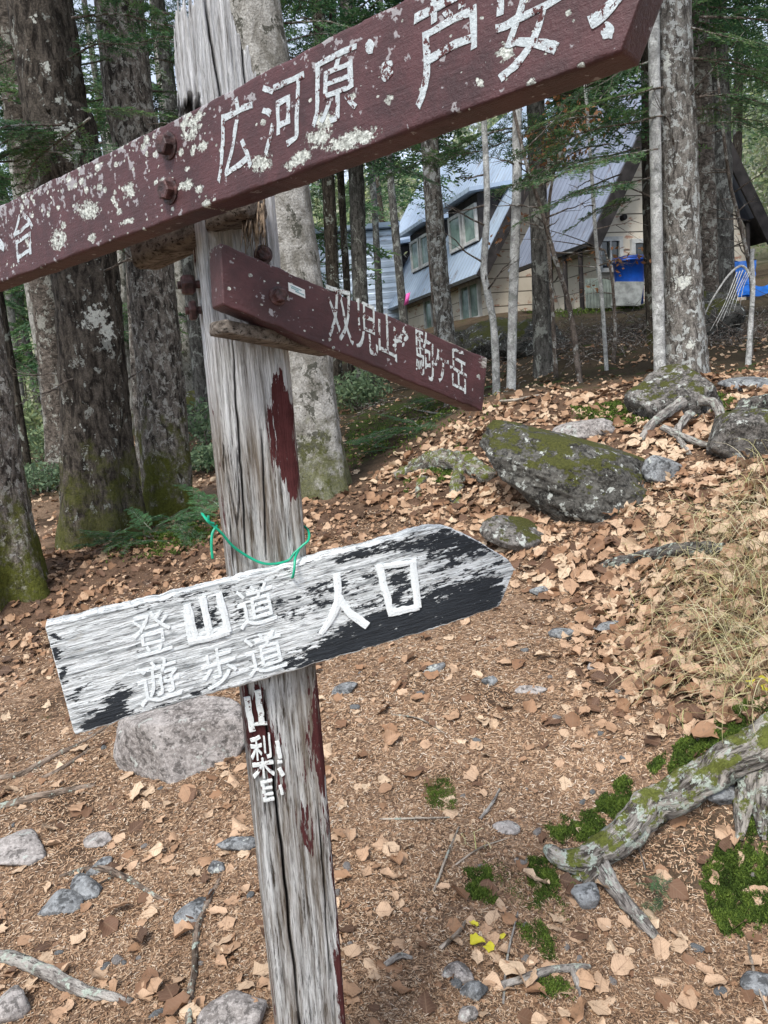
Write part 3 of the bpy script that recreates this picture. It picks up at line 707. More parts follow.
bolt(plM, 278, 296, 0.0105, mid_board, leng=0.015)
# splintered strips lifting from the top edge
SPL = MB()
for k in range(22):
    u = g_.uniform(0.08, 0.46); l = g_.uniform(0.03, 0.1); vtop = np.interp(u, [plM.uv(221, 243)[0], plM.uv(487, 358)[0]], [plM.uv(221, 243)[1], plM.uv(487, 358)[1]])
    w0 = -g_.uniform(0.004, 0.046); t = np.linspace(0, 1, 6)
    path = plM.at(u + t * l, vtop + 0.0005 + 0.005 * g_.random() * t ** 2 + 0 * t, w0 + 0 * t)
    SPL.tube(path, 0.0026 * np.sin(np.pi * (0.12 + 0.8 * t)), 5, True, 0.3, 30, k, 0.5)
M_SPLINT = plain('splintered_wood', (0.27, 0.24, 0.2), 0.9, 0.5, 70, 0.15, 0.5)
child('splinters', SPL, M_SPLINT, mid_board)
st = MB(); pu, pv = plM.uv(296, 290.5)
tl, tr_, bl = plM.uv(288, 282.5), plM.uv(304.5, 290), plM.uv(288.5, 291)
ex, ey = (tr_ - tl) / 2, (bl - tl) / 2; cc = tl + ex + ey
def p3(d): return d[0] * plM.e + d[1] * plM.f
st.box(plM.at(*cc, 0.0008), p3(ex), p3(ey), plM.n * 0.0006)
sticker = child('sticker', st, plain('sticker_white', (0.72, 0.75, 0.74), 0.5, 0.05, 60), mid_board, False)
stx = MB()
for r_, (a, b) in enumerate([(-.75, .5), (-.7, .2), (-.2, .72)]):
    x0 = a
    while x0 < b:
        wdt = g_.uniform(.04, .1); stx.box(plM.at(*(cc + ex * (x0 + wdt) + ey * (-.45 + .42 * r_)), 0.0016), p3(ex * wdt), p3(ey * 0.13), plM.n * 0.0003); x0 += wdt * 2 + .05
child('print', stx, plain('sticker_ink', (0.16, 0.33, 0.36), 0.5, 0.1), sticker, False)

# --- lower board (white wood, flaking black paint)
c0, c1 = 0.5 * (PD(47, 625, 1.17) + PD(75, 735, 1.17)), 0.5 * (PD(440, 525, 1.38) + PD(440, 625, 1.38))
plL = Plane(c0, c1 - c0, np.array([0.03, 0.0, 1.0]))
BLK = [([(304, 652), (318, 640), (345, 628), (372, 615), (405, 606), (430, 596), (460, 581), (507, 571), (515, 590), (503, 612), (453, 632), (372, 655), (315, 672)], 1.0),
       ([(328, 560), (352, 550), (400, 540), (440, 530), (474, 536), (468, 546), (430, 551), (385, 556), (345, 566)], 0.85),
       ([(383, 570), (410, 567), (412, 602), (392, 606)], 0.9),
       ([(338, 586), (352, 596), (372, 612), (350, 622), (340, 612)], 0.55), ([(372, 565), (378, 570), (386, 610), (376, 616)], 0.5),
       ([(74, 733), (92, 712), (111, 698), (131, 686), (126, 706), (143, 712), (118, 728), (78, 742)], 1.0),
       ([(130, 716), (230, 690), (320, 664), (322, 674), (230, 702), (120, 735)], 0.75),
       ([(52, 641), (60, 636), (70, 655), (74, 680), (64, 682), (56, 664)], 0.9), ([(82, 690), (90, 674), (96, 676), (94, 702), (82, 704)], 0.7),
       ([(80, 620), (110, 610), (112, 616), (84, 628)], 0.3), ([(128, 604), (195, 588), (232, 580), (228, 592), (200, 598), (150, 612)], 0.62),
       ([(190, 604), (204, 600), (208, 636), (196, 639)], 0.8), ([(208, 600), (216, 598), (222, 630), (212, 632)], 0.8),
       ([(238, 597), (246, 594), (248, 618), (240, 622)], 0.75), ([(268, 606), (282, 604), (276, 622)], 0.8), ([(155, 672), (164, 668), (166, 692), (157, 696)], 0.7),
       ([(128, 608), (174, 600), (182, 650), (138, 662)], 0.36), ([(132, 660), (180, 650), (190, 698), (142, 710)], 0.4), ([(196, 650), (236, 640), (242, 684), (204, 696)], 0.4), ([(240, 634), (284, 624), (294, 668), (248, 682)], 0.42), ([(232, 588), (276, 578), (284, 622), (240, 634)], 0.42),
       ([(320, 580), (372, 570), (378, 626), (322, 640)], 0.45), ([(286, 580), (330, 560), (334, 574), (300, 590)], 0.35), ([(290, 664), (312, 640), (330, 634), (310, 660)], 0.6), ([(243, 640), (256, 634), (258, 648), (248, 652)], .6), ([(212, 652), (228, 646), (230, 668), (216, 668)], .35)]
def mk_low(UU, VV, WW, px, py, isf, vv):
    s_ = fbm(UU * 7, VV * 60, 0, 31, 5, 0.6); q = fbm(UU * 3.5, VV * 20, 3, 35, 4, 0.6); t = fbm(UU * 42, VV * 120, 1, 36, 5, 0.7)
    s_, q, t = 1.9 * s_, 1.7 * q, 1.9 * t
    base = 0.15 + 0.40 * s_ + 0.26 * q + 0.36 * t
    base = base + 0.17 * np.clip((px - 250) / 120, 0, 1) - 0.06 * np.clip((200 - px) / 60, 0, 1)
    jx = px + 34 * fbm(UU * 9, VV * 60, 5, 41, 6, 0.7); jy = py + 12 * fbm(UU * 9, VV * 80, 9, 42, 6, 0.7)
    for poly, a in BLK:
        sdv = polysd(jx, jy, poly)
        base = np.maximum(base, np.clip(0.5 + sdv / 13.0, -0.5, 0.82) * a + (a - 1) * 0.1 + 0.22 * s_ * (1.15 - a) + 0.17 * t)
    e = np.minimum(vv, 1 - vv)
    base = np.where((e < 0.02) & isf, base * 0.3 - 0.1, base)
    base = np.where(px > 499, base - 0.06 * (px - 499), base)
    base = np.where(isf, base, np.where(vv < 0.1, 0.35 + 0.4 * s_, -0.3 + .3 * s_))
    return dict(black=base)
low_board = board('direction_board', plL, [(47, 625), (110, 610), (200, 588), (300, 562), (400, 536), (436, 526), (448, 527), (480, 541), (509, 560), (514.5, 569)],
                  [(75, 736), (140, 714), (230, 690), (330, 660), (420, 633), (490, 611), (500, 606), (507, 590), (514, 571)], 0.034, M_BOARD, 640, 150, mk_low, 0.0022, 0.0045, 0.0011, (8, 120), 9, 'arrow shaped lower board of white wood with flaking black paint')
L3 = MB(); L4 = MB()
for i, (ch, q) in enumerate([('登', ((130, 617), (168, 607), (136, 659), (174, 648))), ('山', ((181, 602), (222, 592), (188, 643), (228, 631))), ('道', ((234, 590), (271, 580), (241, 631), (278, 619))),
              ('遊', ((134, 666), (175, 655), (141, 708), (183, 694))), ('歩', ((199, 654), (233, 644), (205, 692), (239, 680))), ('道', ((242, 638), (279, 628), (250, 678), (288, 666)))]):
    put_glyph(L3, plL, ch, *q, seed=50 + i, wob=0.02, h=0.0018)
stroke(L3, plL, [(188, 642), (210, 637), (229, 631)], 7, 0.003, n=12, seed=14); stroke(L3, plL, [(187, 604), (196, 640)], 7, 0.003, n=12, seed=1); stroke(L3, plL, [(202, 597), (210, 635)], 7, 0.003, n=12, seed=2); stroke(L3, plL, [(219, 594), (228, 632)], 7, 0.003, n=12, seed=3)
stroke(L4, plL, [(336.5, 574), (337.5, 598), (333, 614), (320.5, 634)], 7.5, 0.003, n=26, seed=4, taper=(1, .6)); stroke(L4, plL, [(339, 596), (348, 611), (367, 626)], 7.5, 0.003, n=22, seed=5, taper=(.8, 1.1))
stroke(L4, plL, [(379, 565), (391, 614)], 7, 0.003, n=16, seed=6); stroke(L4, plL, [(412.5, 562), (417.5, 608)], 7, 0.003, n=16, seed=7)
stroke(L4, plL, [(377, 567), (416, 562)], 5, 0.0028, n=16, seed=8); stroke(L4, plL, [(388, 613), (419, 606.5)], 6.5, 0.0028, n=16, seed=9)
child('lettering', L3, M_LET_BOARD, low_board, smooth=False)
child('lettering', L4, M_LET_BIG, low_board, smooth=False)

# --- the post
YAW = math.radians(18)
pn = np.array([math.sin(YAW), -math.cos(YAW), 0]); pe = np.array([math.cos(YAW), math.sin(YAW), 0])
def post_front(zpx):   # centre of the front face on the pixel rows, from the photograph's edges
    return None
PF = [(221, 30), (228, 110), (237, 230), (246, 330), (258, 430), (268, 540), (284, 700), (298, 820), (312, 1000), (322, 1120)]
# a straight line through front-face centres on a plane of yaw YAW, just behind the lower board
O_ = plL.at(*plL.uv(277, 610), -0.035)
plP = Plane(O_, pe, np.array([0, 0, 1.0]))
ctr = np.array([plP.uv(x, y) for x, y in PF])
k1, k0 = np.polyfit(ctr[:, 1], ctr[:, 0], 1)
def mk_post():
    v0, v1 = plP.uv(322, 1130)[1] - 0.35, plP.uv(205, -75)[1]
    N = 760; v = np.linspace(v0, v1, N)
    hw, dp = 0.0655, 0.115
    K, S = 84, 44
    # loop: front, right side, back, left side
    loop = [(t, 0.0) for t in np.linspace(-1, 1, K)] + [(1.0, -t) for t in np.linspace(0, 1, S)[1:-1]] + [(t, -1.0) for t in np.linspace(1, -1, 24)] + [(-1.0, -t) for t in np.linspace(1, 0, S)[1:-1]]
    loop = np.array(loop); M = len(loop)
    a = loop[:, 0][None] * hw * np.ones((N, 1)); b = loop[:, 1][None] * dp * np.ones((N, 1)) - 0.0
    # worn rounded corners
    da = hw - np.abs(a); db = np.minimum(-b, dp + b)
    r = (0.011 + 0.006 * fbm(v * 5, 0, 0, 61, 3))[:, None]
    qa, qb = np.clip(r - da, 0, None), np.clip(r - db, 0, None); ln = np.hypot(qa, qb) + 1e-9
    cut = np.clip(np.where((qa > 0) & (qb > 0), ln - r, 0), 0, None)
    a = a - np.sign(a) * cut * qa / ln; b = b - np.sign(b + dp / 2) * cut * qb / ln
    nx = np.where(loop[:, 1] == 0, 0, np.where(loop[:, 1] == -1, 0, np.sign(loop[:, 0])))[None]; nb = np.where(loop[:, 1] == 0, 1, np.where(loop[:, 1] == -1, -1, 0))[None]
    vv = v[:, None]
    g = fbm(a * 150 + b * 150, vv * 5, 0.3, 62, 5, 0.7); g2 = fbm(a * 40 + b * 37, vv * 2.2, 2.0, 63, 4, 0.6)
    deep = np.clip(np.abs(g2) * -1 + 0.06, 0, 1) / 0.06
    topz = np.clip((vv + EYE[2] - 1.93) / .05, 0, 1)
    d = 0.0022 * g + 0.003 * g2 + topz * (0.004 * fbm(a * 260 + b * 260, vv * 9, 1.3, 91, 4, .7) - 0.008 * np.clip(fbm(a * 120 + b * 120, vv * 4, 4.3, 92, 3) - .1, 0, 1)) - 0.006 * deep * (fbm(a * 12 + b * 12, vv * 1.5, 0, 64, 3) > 0.02)
    # the long split in the lower front face and smaller checks
    crack = np.zeros((N, M)); isf = (loop[:, 1] == 0)[None]
    for (xa, ya, xb, yb, wdt, dep) in [(264, 690, 299, 1010, .0022, .02), (299, 1010, 310, 1120, .003, .02), (262, 430, 266, 560, .0012, .01), (232, 340, 247, 560, .0014, .012), (318, 800, 330, 980, .001, .008), (205, 0, 222, 110, .0016, .012), (240, 20, 248, 100, .0012, .012)]:
        A, B = plP.uv(xa, ya), plP.uv(xb, yb)
        t = np.clip((v - A[1]) / (B[1] - A[1]), 0, 1); uc = A[0] + t * (B[0] - A[0]) - (k0 + k1 * v) + 0.003 * fbm(v * 14, 0, xa, 5, 3)
        on = ((v > min(A[1], B[1])) & (v < max(A[1], B[1]))).astype(float) * np.sin(np.pi * np.clip(np.abs(v - A[1]) / abs(B[1] - A[1]), 0.02, .98)) ** .4
        q = np.exp(-((a - uc[:, None]) / wdt) ** 2) * on[:, None] * isf
        d = d - dep * q; crack = np.maximum(crack, np.clip(q * 1.3, 0, 1))
    crack = np.maximum(crack, np.clip(deep * 1.2 - 0.4, 0, 1) * (fbm(a * 12 + b * 12, vv * 1.5, 0, 64, 3) > 0.02) * 0.8)
    a = a + nx * d; b = b + nb * d
    # broken, splintered top: each fibre of the loop ends at its own height
    px_top = [(176, 14), (180, 4), (190, 2), (204, -34), (214, -6), (222, -14), (229, -2), (236, 28), (243, 44), (250, 52), (257, 76), (264, 94), (268, 118)]
    tx = np.array([plP.uv(*p) for p in px_top])
    off = tx[:, 0] - (k0 + k1 * tx[:, 1])
    zt = np.interp(a[-1], off, tx[:, 1]) + 0.035 * fbm(a[-1] * 300, b[-1] * 90, 0, 66, 4, .7) - np.clip(-b[-1] - 0.03, 0, 1) * 1.2
    V2 = np.minimum(np.broadcast_to(vv, a.shape), zt[None])
    over = np.clip((np.broadcast_to(vv, a.shape) - zt[None]) / 0.05, 0, 1)
    b2 = b * (1 - over) + (-dp * 0.5) * over
    V2 = V2 - over * 0.10
    u = k0 + k1 * V2 + a
    P3 = plP.at(u, V2, b2 - 0.0)
    px, py = proj(P3)
    paint = np.full(px.shape, -0.6); jx = px + 11 * fbm(a * 110, V2 * 9, 1, 67, 6, .72); jy = py + 40 * fbm(a * 110, V2 * 9, 4, 68, 6, .72)
    for poly, k in [([(270, 385), (283, 380), (296, 420), (303, 505), (290, 500), (276, 470), (268, 430)], 1.0), ([(244, 690), (262, 688), (272, 735), (276, 785), (256, 775), (247, 735)], .9),
                    ([(310, 675), (326, 670), (334, 760), (346, 880), (356, 1010), (340, 1000), (336, 900), (322, 780), (312, 740)], .92), ([(302, 720), (308, 720), (314, 780), (308, 772)], .8), ([(300, 790), (308, 800), (313, 850), (304, 850), (300, 820)], .9),
                    ([(276, 740), (281, 745), (284, 800), (279, 790)], .8), ([(306, 560), (318, 555), (322, 600), (310, 600)], .7), ([(334, 930), (346, 930), (352, 1030), (340, 1030)], 1.0)]:
        paint = np.maximum(paint, np.clip(.5 + polysd(jx, jy, poly) / 14, -.6, .85) * k)
    side = np.clip(loop[:, 1] * -3, 0, 1)[None] * (loop[:, 0] > 0)[None]
    paint = np.maximum(paint, side * 0.62)
    lside = np.clip(loop[:, 1] * -3, 0, 1)[None] * (loop[:, 0] < 0)[None]
    paint = np.maximum(paint, lside * (0.28 + 0.3 * fbm(V2 * 6, b * 40, 0, 71, 3)))
    hollow = np.clip(1.2 - np.hypot((px - 190) / 14, (py - 110) / 16), 0, 1)
    crack = np.maximum(crack, np.clip((hollow + 0.9 * fbm(a * 260, V2 * 30, 0, 73, 4) - .42) * 5, 0, 1) * (hollow > 0))
    crack = np.maximum(crack, over * 0.8)
    P3 = P3 - (np.clip((hollow + 0.9 * fbm(a * 260, V2 * 30, 0, 73, 4) - .35) * 3, 0, 1) * (hollow > 0))[..., None] * 0.016 * plP.n
    at = dict(paint=paint.ravel(), crack=crack.ravel(), bp=np.stack([a, b2, V2 + EYE[2]], -1).reshape(-1, 3))
    cap = P3[-1].mean(0)
    V = np.vstack([P3.reshape(-1, 3), cap[None]])
    for k in ('paint', 'crack'): at[k] = np.append(at[k], 1.0 * (k == 'crack'))
    at['bp'] = np.vstack([at['bp'], [[0, 0, 3]]])
    j = np.arange(M); tri = np.c_[(N - 1) * M + j, (N - 1) * M + (j + 1) % M, np.full(M, N * M)]
    return mesh_np('post', V, [grid_faces(N, M, True), tri], at)
post = child('post', mk_post(), M_POST)
L5 = MB()
for pts, wd in [([(247, 697), (252, 731)], 6), ([(257.5, 690), (262, 724)], 6), ([(252, 724), (267, 723)], 2.6), ([(277, 741), (280, 758)], 4), ([(277, 762), (282, 761)], 3), ([(279, 768), (283, 775)], 4), ([(280, 785), (282, 794)], 3),
                ([(262, 781), (265, 801)], 3.4), ([(263, 782), (272, 780)], 2.6), ([(264, 788), (272, 787)], 2.4), ([(265, 794), (273, 793)], 2.4), ([(265, 800), (274, 798)], 3.2)]:
    stroke(L5, plP, pts, wd, 0.0025, 0.0015, 10, wd)
put_glyph(L5, plP, '梨', (249, 737), (271, 732), (253, 779), (275, 776), h=0.0028, seed=77, base=0.001)
child('lettering', L5, M_LET_POST, post, smooth=False)
# bolt ends and other old fittings
bolt(plP, 262, 256, 0.011, post, base=0.012, leng=0.013)
plS = Plane(plP.at(k0 - 0.066, 0.1, -0.05), pn, np.array([0, 0, 1.0]))
for (x, y, ln) in [(199, 279, 0.03), (198, 306, 0.016)]:
    u, v = plP.uv(x + 6, y); mb = MB(); c = plP.at(u, v, -0.055)
    t = np.linspace(0, 1, 4); mb.tube(c - np.outer(t, pe) * (ln + .01), 0.0065, 10, True)
    t = np.array([0, .2, .8, 1.0]); mb.tube(c - np.outer(0.35 + 0.65 * t, pe) * (ln + .004), np.array([.014, .0175, .0175, .014]), 6, True)
    child('bolt', mb, M_RUST, post, False)
# weathered cleats behind the arms
def mat_cleat():
    m = Mat('old_cleat_wood', 0.9, 0.15); o = m.n('ShaderNodeTexCoord').outputs['Object']
    c, h_ = wood_common(m, o, (0.07, 0.058, 0.048), (0.24, 0.21, 0.18), (22, 60, 60)); m.col(c); m.bump(h_, .9, .004); return m.m
M_CLEAT = mat_cleat()
def cleat(pa, pb, da, db, hgt, thk, seed, label):
    A, B = PD(*pa, da), PD(*pb, db); e = B - A; L = np.linalg.norm(e); e /= L
    up = np.array([0, 0, 1.0]); up -= (up @ e) * e; up /= np.linalg.norm(up); nn = np.cross(e, up)
    if nn @ (EYE - A) < 0: nn = -nn
    n = 60; K = 32; ang = np.linspace(0, 2 * np.pi, K, endpoint=False)
    sx = np.sign(np.cos(ang)) * np.abs(np.cos(ang)) ** .35; sy = np.sign(np.sin(ang)) * np.abs(np.sin(ang)) ** .35
    t = np.linspace(0, 1, n)
    k = np.ones(n); k[0] = .02; k[1] = .8; k[-1] = .02; k[-2] = .8
    dd = 1 + .07 * fbm(t[:, None] * 5, np.cos(ang)[None] * 4, np.sin(ang)[None] * 4, seed, 4)
    V = A + (t * L)[:, None, None] * e + (k[:, None] * dd * sx[None])[..., None] * nn * thk / 2 + (k[:, None] * dd * sy[None])[..., None] * up * hgt / 2
    me = mesh_np('cleat', V.reshape(-1, 3), [grid_faces(n, K, True)])
    o = child('cleat', me, M_CLEAT); o['label'] = label; return o
cleat((141, 254), (256, 196), 1.34, 1.16, 0.062, 0.06, 3, 'grey wooden cleat behind the top board')
cleat((214, 327), (330, 350), 1.14, 1.30, 0.022, 0.05, 5, 'grey wooden cleat under the middle board')
FR = MB()
for k in range(46):
    x = g_.uniform(243, 264); y0 = g_.uniform(196, 212); L = g_.uniform(22, 52)
    A = PD(x, y0, 1.17 + g_.uniform(-.01, .02)); B = PD(x + g_.uniform(-5, 5), y0 + L, 1.16 + g_.uniform(-.02, .02))
    t = np.linspace(0, 1, 6)[:, None]; FR.tube(A + t * (B - A) + 0.002 * fbm(t * 4, k, 0, 3, 2), 0.0022 * np.linspace(1, .25, 6), 5, True, .3, 30, k)
child('splinters', FR, plain('rotten_splinters', (0.17, 0.13, 0.095), 0.95, 0.6, 60, 0.1), post)

# green wire tied round the post through the hole in the lower board
M_WIRE = plain('green_plastic_wire', (0.0, 0.3, 0.17), 0.35, 0.15, 30, 0.5, 0.05)
def wirept(x, y, w_): return plP.at(*plP.uv(x, y), w_)
wr = MB()
wr.tube(smooth_path([wirept(203, 515, -.02), wirept(208, 521, .012), wirept(220, 531, .016), wirept(232, 545, .012), wirept(248, 556, .010), wirept(262, 562, .012), wirept(275, 562, .014), wirept(287, 559, .012), wirept(293, 552, .011), wirept(301, 545, .009), wirept(308, 539, .005), wirept(310, 531, -.02), wirept(304, 527, -.06)], 70), 0.0023, 8, True, .1, 30, 1)
wr.tube(smooth_path([wirept(216, 524, .014), wirept(211, 532, .02), wirept(210, 545, .024), wirept(211, 556, .026)], 24), 0.0023, 8, True, .1, 30, 2)
wr.tube(smooth_path([wirept(213, 522, .018), wirept(208, 520, .02), wirept(207, 514, .02)], 14), 0.0023, 8, True, .1, 30, 5)
wr.tube(smooth_path([wirept(297, 549, .013), wirept(291, 554, .036), wirept(289, 562, .046), wirept(288, 571, .044), wirept(288, 574, .03)], 30), 0.0023, 8, True, .1, 30, 3)
wo_ = wr.build('green_wire', M_WIRE, loc=wirept(260, 560, 0))
tag(wo_, 'bright green plastic wire tied around the grey post above the lower board', 'wire')

# ------------------------------------------------------------------ chalets on the bank behind
M_SIDING = None
def mat_siding():
    m = Mat('cream_board_siding', 0.85, 0.2); b = m.attr('bp', 'Vector')
    z = m.xyz(b, 2); fr = m.ma('FRACT', m.ma('MULTIPLY', z, 1 / 0.42)); gr = m.step(fr, 0.05, 0.03)
    c = m.mix(m.noise(b, 1.6, 5, 0.65), (0.46, 0.42, 0.34), (0.66, 0.61, 0.52))
    c = m.mix(m.step(m.noise(m.sc(b, (1, 1, 2.5)), 2.2, 4, 0.7), 0.66, 0.06), c, (0.36, 0.21, 0.15))
    c = m.mix(gr, (0.14, 0.125, 0.1), c); m.col(c); m.bump(gr, .8, .02); return m.m
def mat_metalroof(name, c0, c1, period=0.3):
    m = Mat(name, 0.38, 0.5); b = m.attr('bp', 'Vector')
    s_ = m.ma('FRACT', m.ma('MULTIPLY', m.xyz(b, 0), 1 / period)); rib = m.step(m.ma('ABSOLUTE', m.ma('SUBTRACT', s_, 0.5)), 0.38, 0.08)
    c = m.mix(m.noise(b, 0.9, 6, 0.7), c0, c1)
    c = m.mix(m.ma('MULTIPLY', rib, 0.3), c, tuple(k * 0.35 for k in c0))
    c = m.mix(m.step(m.noise(m.sc(b, (2.0, 0.35, 1)), 2.0, 5, 0.7), 0.74, 0.12), c, (0.16, 0.12, 0.105))
    m.col(c); m.bump(rib, .4, .02); m.b.inputs['Metallic'].default_value = 0.25; return m.m
M_SIDING = mat_siding()
M_ROOFBLUE = mat_metalroof('pale_blue_metal_roof', (0.27, 0.35, 0.46), (0.5, 0.61, 0.73))
M_ROOFMAUVE = mat_metalroof('faded_metal_roof', (0.13, 0.14, 0.18), (0.33, 0.38, 0.48), 0.26)
M_SHEDWALL = mat_metalroof('pale_blue_corrugated_sheet', (0.5, 0.6, 0.72), (0.62, 0.72, 0.84), 0.2)
M_DARKTRIM = plain('dark_stained_wood', (0.025, 0.022, 0.022), 0.8, 0.5, 4)
M_TRIM = plain('pale_window_frame', (0.45, 0.46, 0.45), 0.6, 0.2, 5)
M_PANE = plain('dark_window_glass', (0.03, 0.035, 0.038), 0.08, 0.4, 3, 0.6, 0.02)
M_PANE_G = plain('curtained_window_glass', (0.16, 0.23, 0.2), 0.12, 0.4, 1.5, 0.6, 0.02)
YH = math.radians(17)
gA = np.array([math.cos(YH), math.sin(YH), 0]); hA = np.array([-math.sin(YH), math.cos(YH), 0]); zA = np.array([0, 0, 1.0])

def prism(mb, pts, d0, d1, O, bpf):
    """polygon pts (a, z) in the gable plane extruded along the depth axis from d0 to d1"""
    n = len(pts); V = []; B = []
    for d in (d0, d1):
        for a, z in pts:
            V.append(O + a * gA + z * zA + d * hA); B.append(bpf(a, z, d))
    V = np.array(V); j = np.arange(n); q = np.c_[j, (j + 1) % n, (j + 1) % n + n, j + n]
    tris = [(0, k, k + 1) for k in range(1, n - 1)] + [(n, n + k + 1, n + k) for k in range(1, n - 1)]
    mb.add(V, q, tris, bp=np.array(B))
def chalet(name, O, W, eave, slope, L, label, roofmat, over=0.5, front_open=None, side_h=None, ridge_drop=0.0):
    """A-frame: O = ground point under the front left eave corner; front gable along gA, roof ridge along hA"""
    O = np.asarray(O, float); root = empty(name, O, label, 'chalet'); rise = W / 2 * math.tan(slope)
    def ch(nm, mb, mat, par=root, sm=False): return child(nm, mb, mat, par, sm)
    wl = MB(); prism(wl, [(0.25, -1.2), (W - 0.25, -1.2), (W - 0.25, eave), (W / 2, eave + rise - .3), (0.25, eave)], 0.0, L, O, lambda a, z, d: (a, d, z))
    ch('wall', wl, M_SIDING)
    for sgn in (-1, 1):                                             # two roof slopes with real thickness, overhanging
        rf = MB(); ax = 0.0 if sgn < 0 else W
        ux = np.array([-sgn * math.cos(slope), math.sin(slope)]); nx = np.array([sgn * math.sin(slope), math.cos(slope)])
        ln = W / 2 / math.cos(slope) + 0.06
        e0 = np.array([ax, eave]) - ux * over
        p = [e0, e0 + ux * (ln + over), e0 + ux * (ln + over) + nx * 0.14, e0 + nx * 0.14]
        prism(rf, p, -over * 1.1, L + over, O, lambda a, z, d: (d, (z - eave) / math.sin(slope), a))
        ro = ch('roof', rf, roofmat)
        tr = MB()                                                   # dark barge board under the rake
        q0 = e0 - nx * 0.22; prism(tr, [q0, q0 + ux * (ln + over - .12), q0 + ux * (ln + over - .12) + nx * 0.33, q0 + nx * 0.33], -over * 1.1 - .06, -over * 1.1 - .004, O, lambda a, z, d: (a, d, z))
        ch('barge_board', tr, M_DARKTRIM, ro)
        sf = MB(); q1 = e0 - nx * 0.035; prism(sf, [q1, q1 + ux * (over + .35), q1 + ux * (over + .35) + nx * 0.03, q1 + nx * 0.03], -over * 1.1 + .17, L + over - .05, O, lambda a, z, d: (a, d, z))
        ch('soffit', sf, M_DARKTRIM, ro)
    return root, ch
def window(ch, O, a, z, wd, ht, face='front', d=0.0, pane=None):
    """window standing on the front gable (face front) or on the left long wall (face side)"""
    if face == 'front': o_, ex, nn = O + a * gA + z * zA + d * hA, gA, -hA
    else: o_, ex, nn = O + d * hA + z * zA + a * gA, hA, -gA
    f = MB(); t = 0.05
    for cx, cz, hx, hz in [(0, ht / 2 + t, wd / 2 + 2 * t, t), (0, -ht / 2 - t, wd / 2 + 2 * t, t), (-wd / 2 - t, 0, t, ht / 2), (wd / 2 + t, 0, t, ht / 2), (0, 0, .025, ht / 2)]:
        f.box(o_ + ex * cx + zA * cz + nn * 0.03, ex * hx, nn * 0.06, zA * hz)
    fo = ch('window', f, M_TRIM)
    p = MB(); p.box(o_ + nn * 0.005, ex * wd / 2, nn * 0.02, zA * ht / 2); ch('pane', p, pane or M_PANE, fo)

# right chalet
O2 = PYY(590, 306, 18.6); O2[2] = PYY(590, 306, 18.6)[2]
ev2 = PYY(588, 236, 18.6)[2] - O2[2]
R2, ch2 = chalet('chalet', O2, 5.0, ev2, math.radians(58), 3.2, 'A frame chalet with steep faded metal roof and cream gable behind the lichen trunk', M_ROOFMAUVE, 0.35)
for (x, y, wd, ht) in [(609, 255, 0.5, 0.62), (645, 256, 0.66, 0.6), (712, 262, 0.6, 0.7)]:
    q = ray(x, y); nn = -hA; t = ((O2 - EYE) @ nn) / (q @ nn); p = EYE + t * q - O2
    window(ch2, O2, p @ gA, p[2], wd, ht, 'front', 0.0, M_PANE)
pp = MB(); a_ = 5.0 * 0.93; t = np.linspace(0, 1, 5)[:, None]
pp.tube(O2 + gA * a_ - hA * .12 + zA * (-.6 + 2.4 * t), 0.05, 10); ch2('drain_pipe', pp, M_DARKTRIM, R2, True)
vt_ = MB(); q = ray(622, 218); t = ((O2 - EYE) @ -hA) / (q @ -hA); p = EYE + t * q
vt_.tube(p - hA * np.array([[0], [.03], [.12], [.14]]), [.07, .07, .07, .05], 14); ch2('vent', vt_, M_DARKTRIM)
dr = MB()                                                            # dark side porch under the left eave
for k in range(4):
    dr.tube(np.array([O2 - gA * .15 + hA * (.1 + .7 * k) + zA * -.4, O2 - gA * .15 + hA * (.1 + .7 * k) + zA * (ev2 - .25)]), .06, 8)
ch2('porch_post', dr, M_DARKTRIM); 
# left chalet, longer, with dormers
O1 = PYY(482, 322, 23.5); ev1 = PYY(481, 266, 23.5)[2] - O1[2]
R1, ch1 = chalet('chalet', O1, 7.6, ev1, math.radians(57), 13.5, 'long A frame lodge with pale blue metal roof and dormers', M_ROOFBLUE, 0.45)
sl1 = math.radians(57)
def dormer(dc, wd, zb, ht, pane):
    """shed dormer on the left slope: dc along the ridge, zb sill height above the eave"""
    dm = MB(); a0 = zb / math.tan(sl1) - .12; a1 = (zb + ht + .35) / math.tan(sl1) + .8
    zt = ev1 + zb + ht
    prism(dm, [(a0, ev1 + zb - .25), (a1, ev1 + zb - .25), (a1, zt + .25), (a0, zt)], dc - wd / 2, dc + wd / 2, O1, lambda a, z, d: (a, d, z))
    d_ = ch1('dormer', dm, M_DARKTRIM)
    rf = MB(); prism(rf, [(a0 - .4, zt - .02), (a1 + .2, zt + .36), (a1 + .2, zt + .48), (a0 - .4, zt + .1)], dc - wd / 2 - .3, dc + wd / 2 + .3, O1, lambda a, z, d: (d, a, z))
    ch1('dormer_roof', rf, M_ROOFBLUE, d_)
    for k in (-1, 1):
        f = MB(); o_ = O1 + (a0 - .03) * gA + (ev1 + zb + ht * .45) * zA + (dc + k * wd / 4) * hA
        hx, hz, t = wd / 4 - .12, ht * .34, .05
        for cx, cz, bx, bz in [(0, hz, hx + t, t), (0, -hz, hx + t, t), (-hx, 0, t, hz - t), (hx, 0, t, hz - t)]: f.box(o_ + hA * cx + zA * cz, hA * bx, gA * .05, zA * bz)
        fo = ch1('window', f, M_TRIM, d_)
    pn_ = MB(); o_ = O1 + (a0 - .012) * gA + (ev1 + zb + ht * .45) * zA + dc * hA
    for k in (-1, 1): pn_.box(o_ + hA * k * wd / 4, hA * (wd / 4 - .15), gA * .02, zA * (ht * .33))
    ch1('pane', pn_, pane, d_)
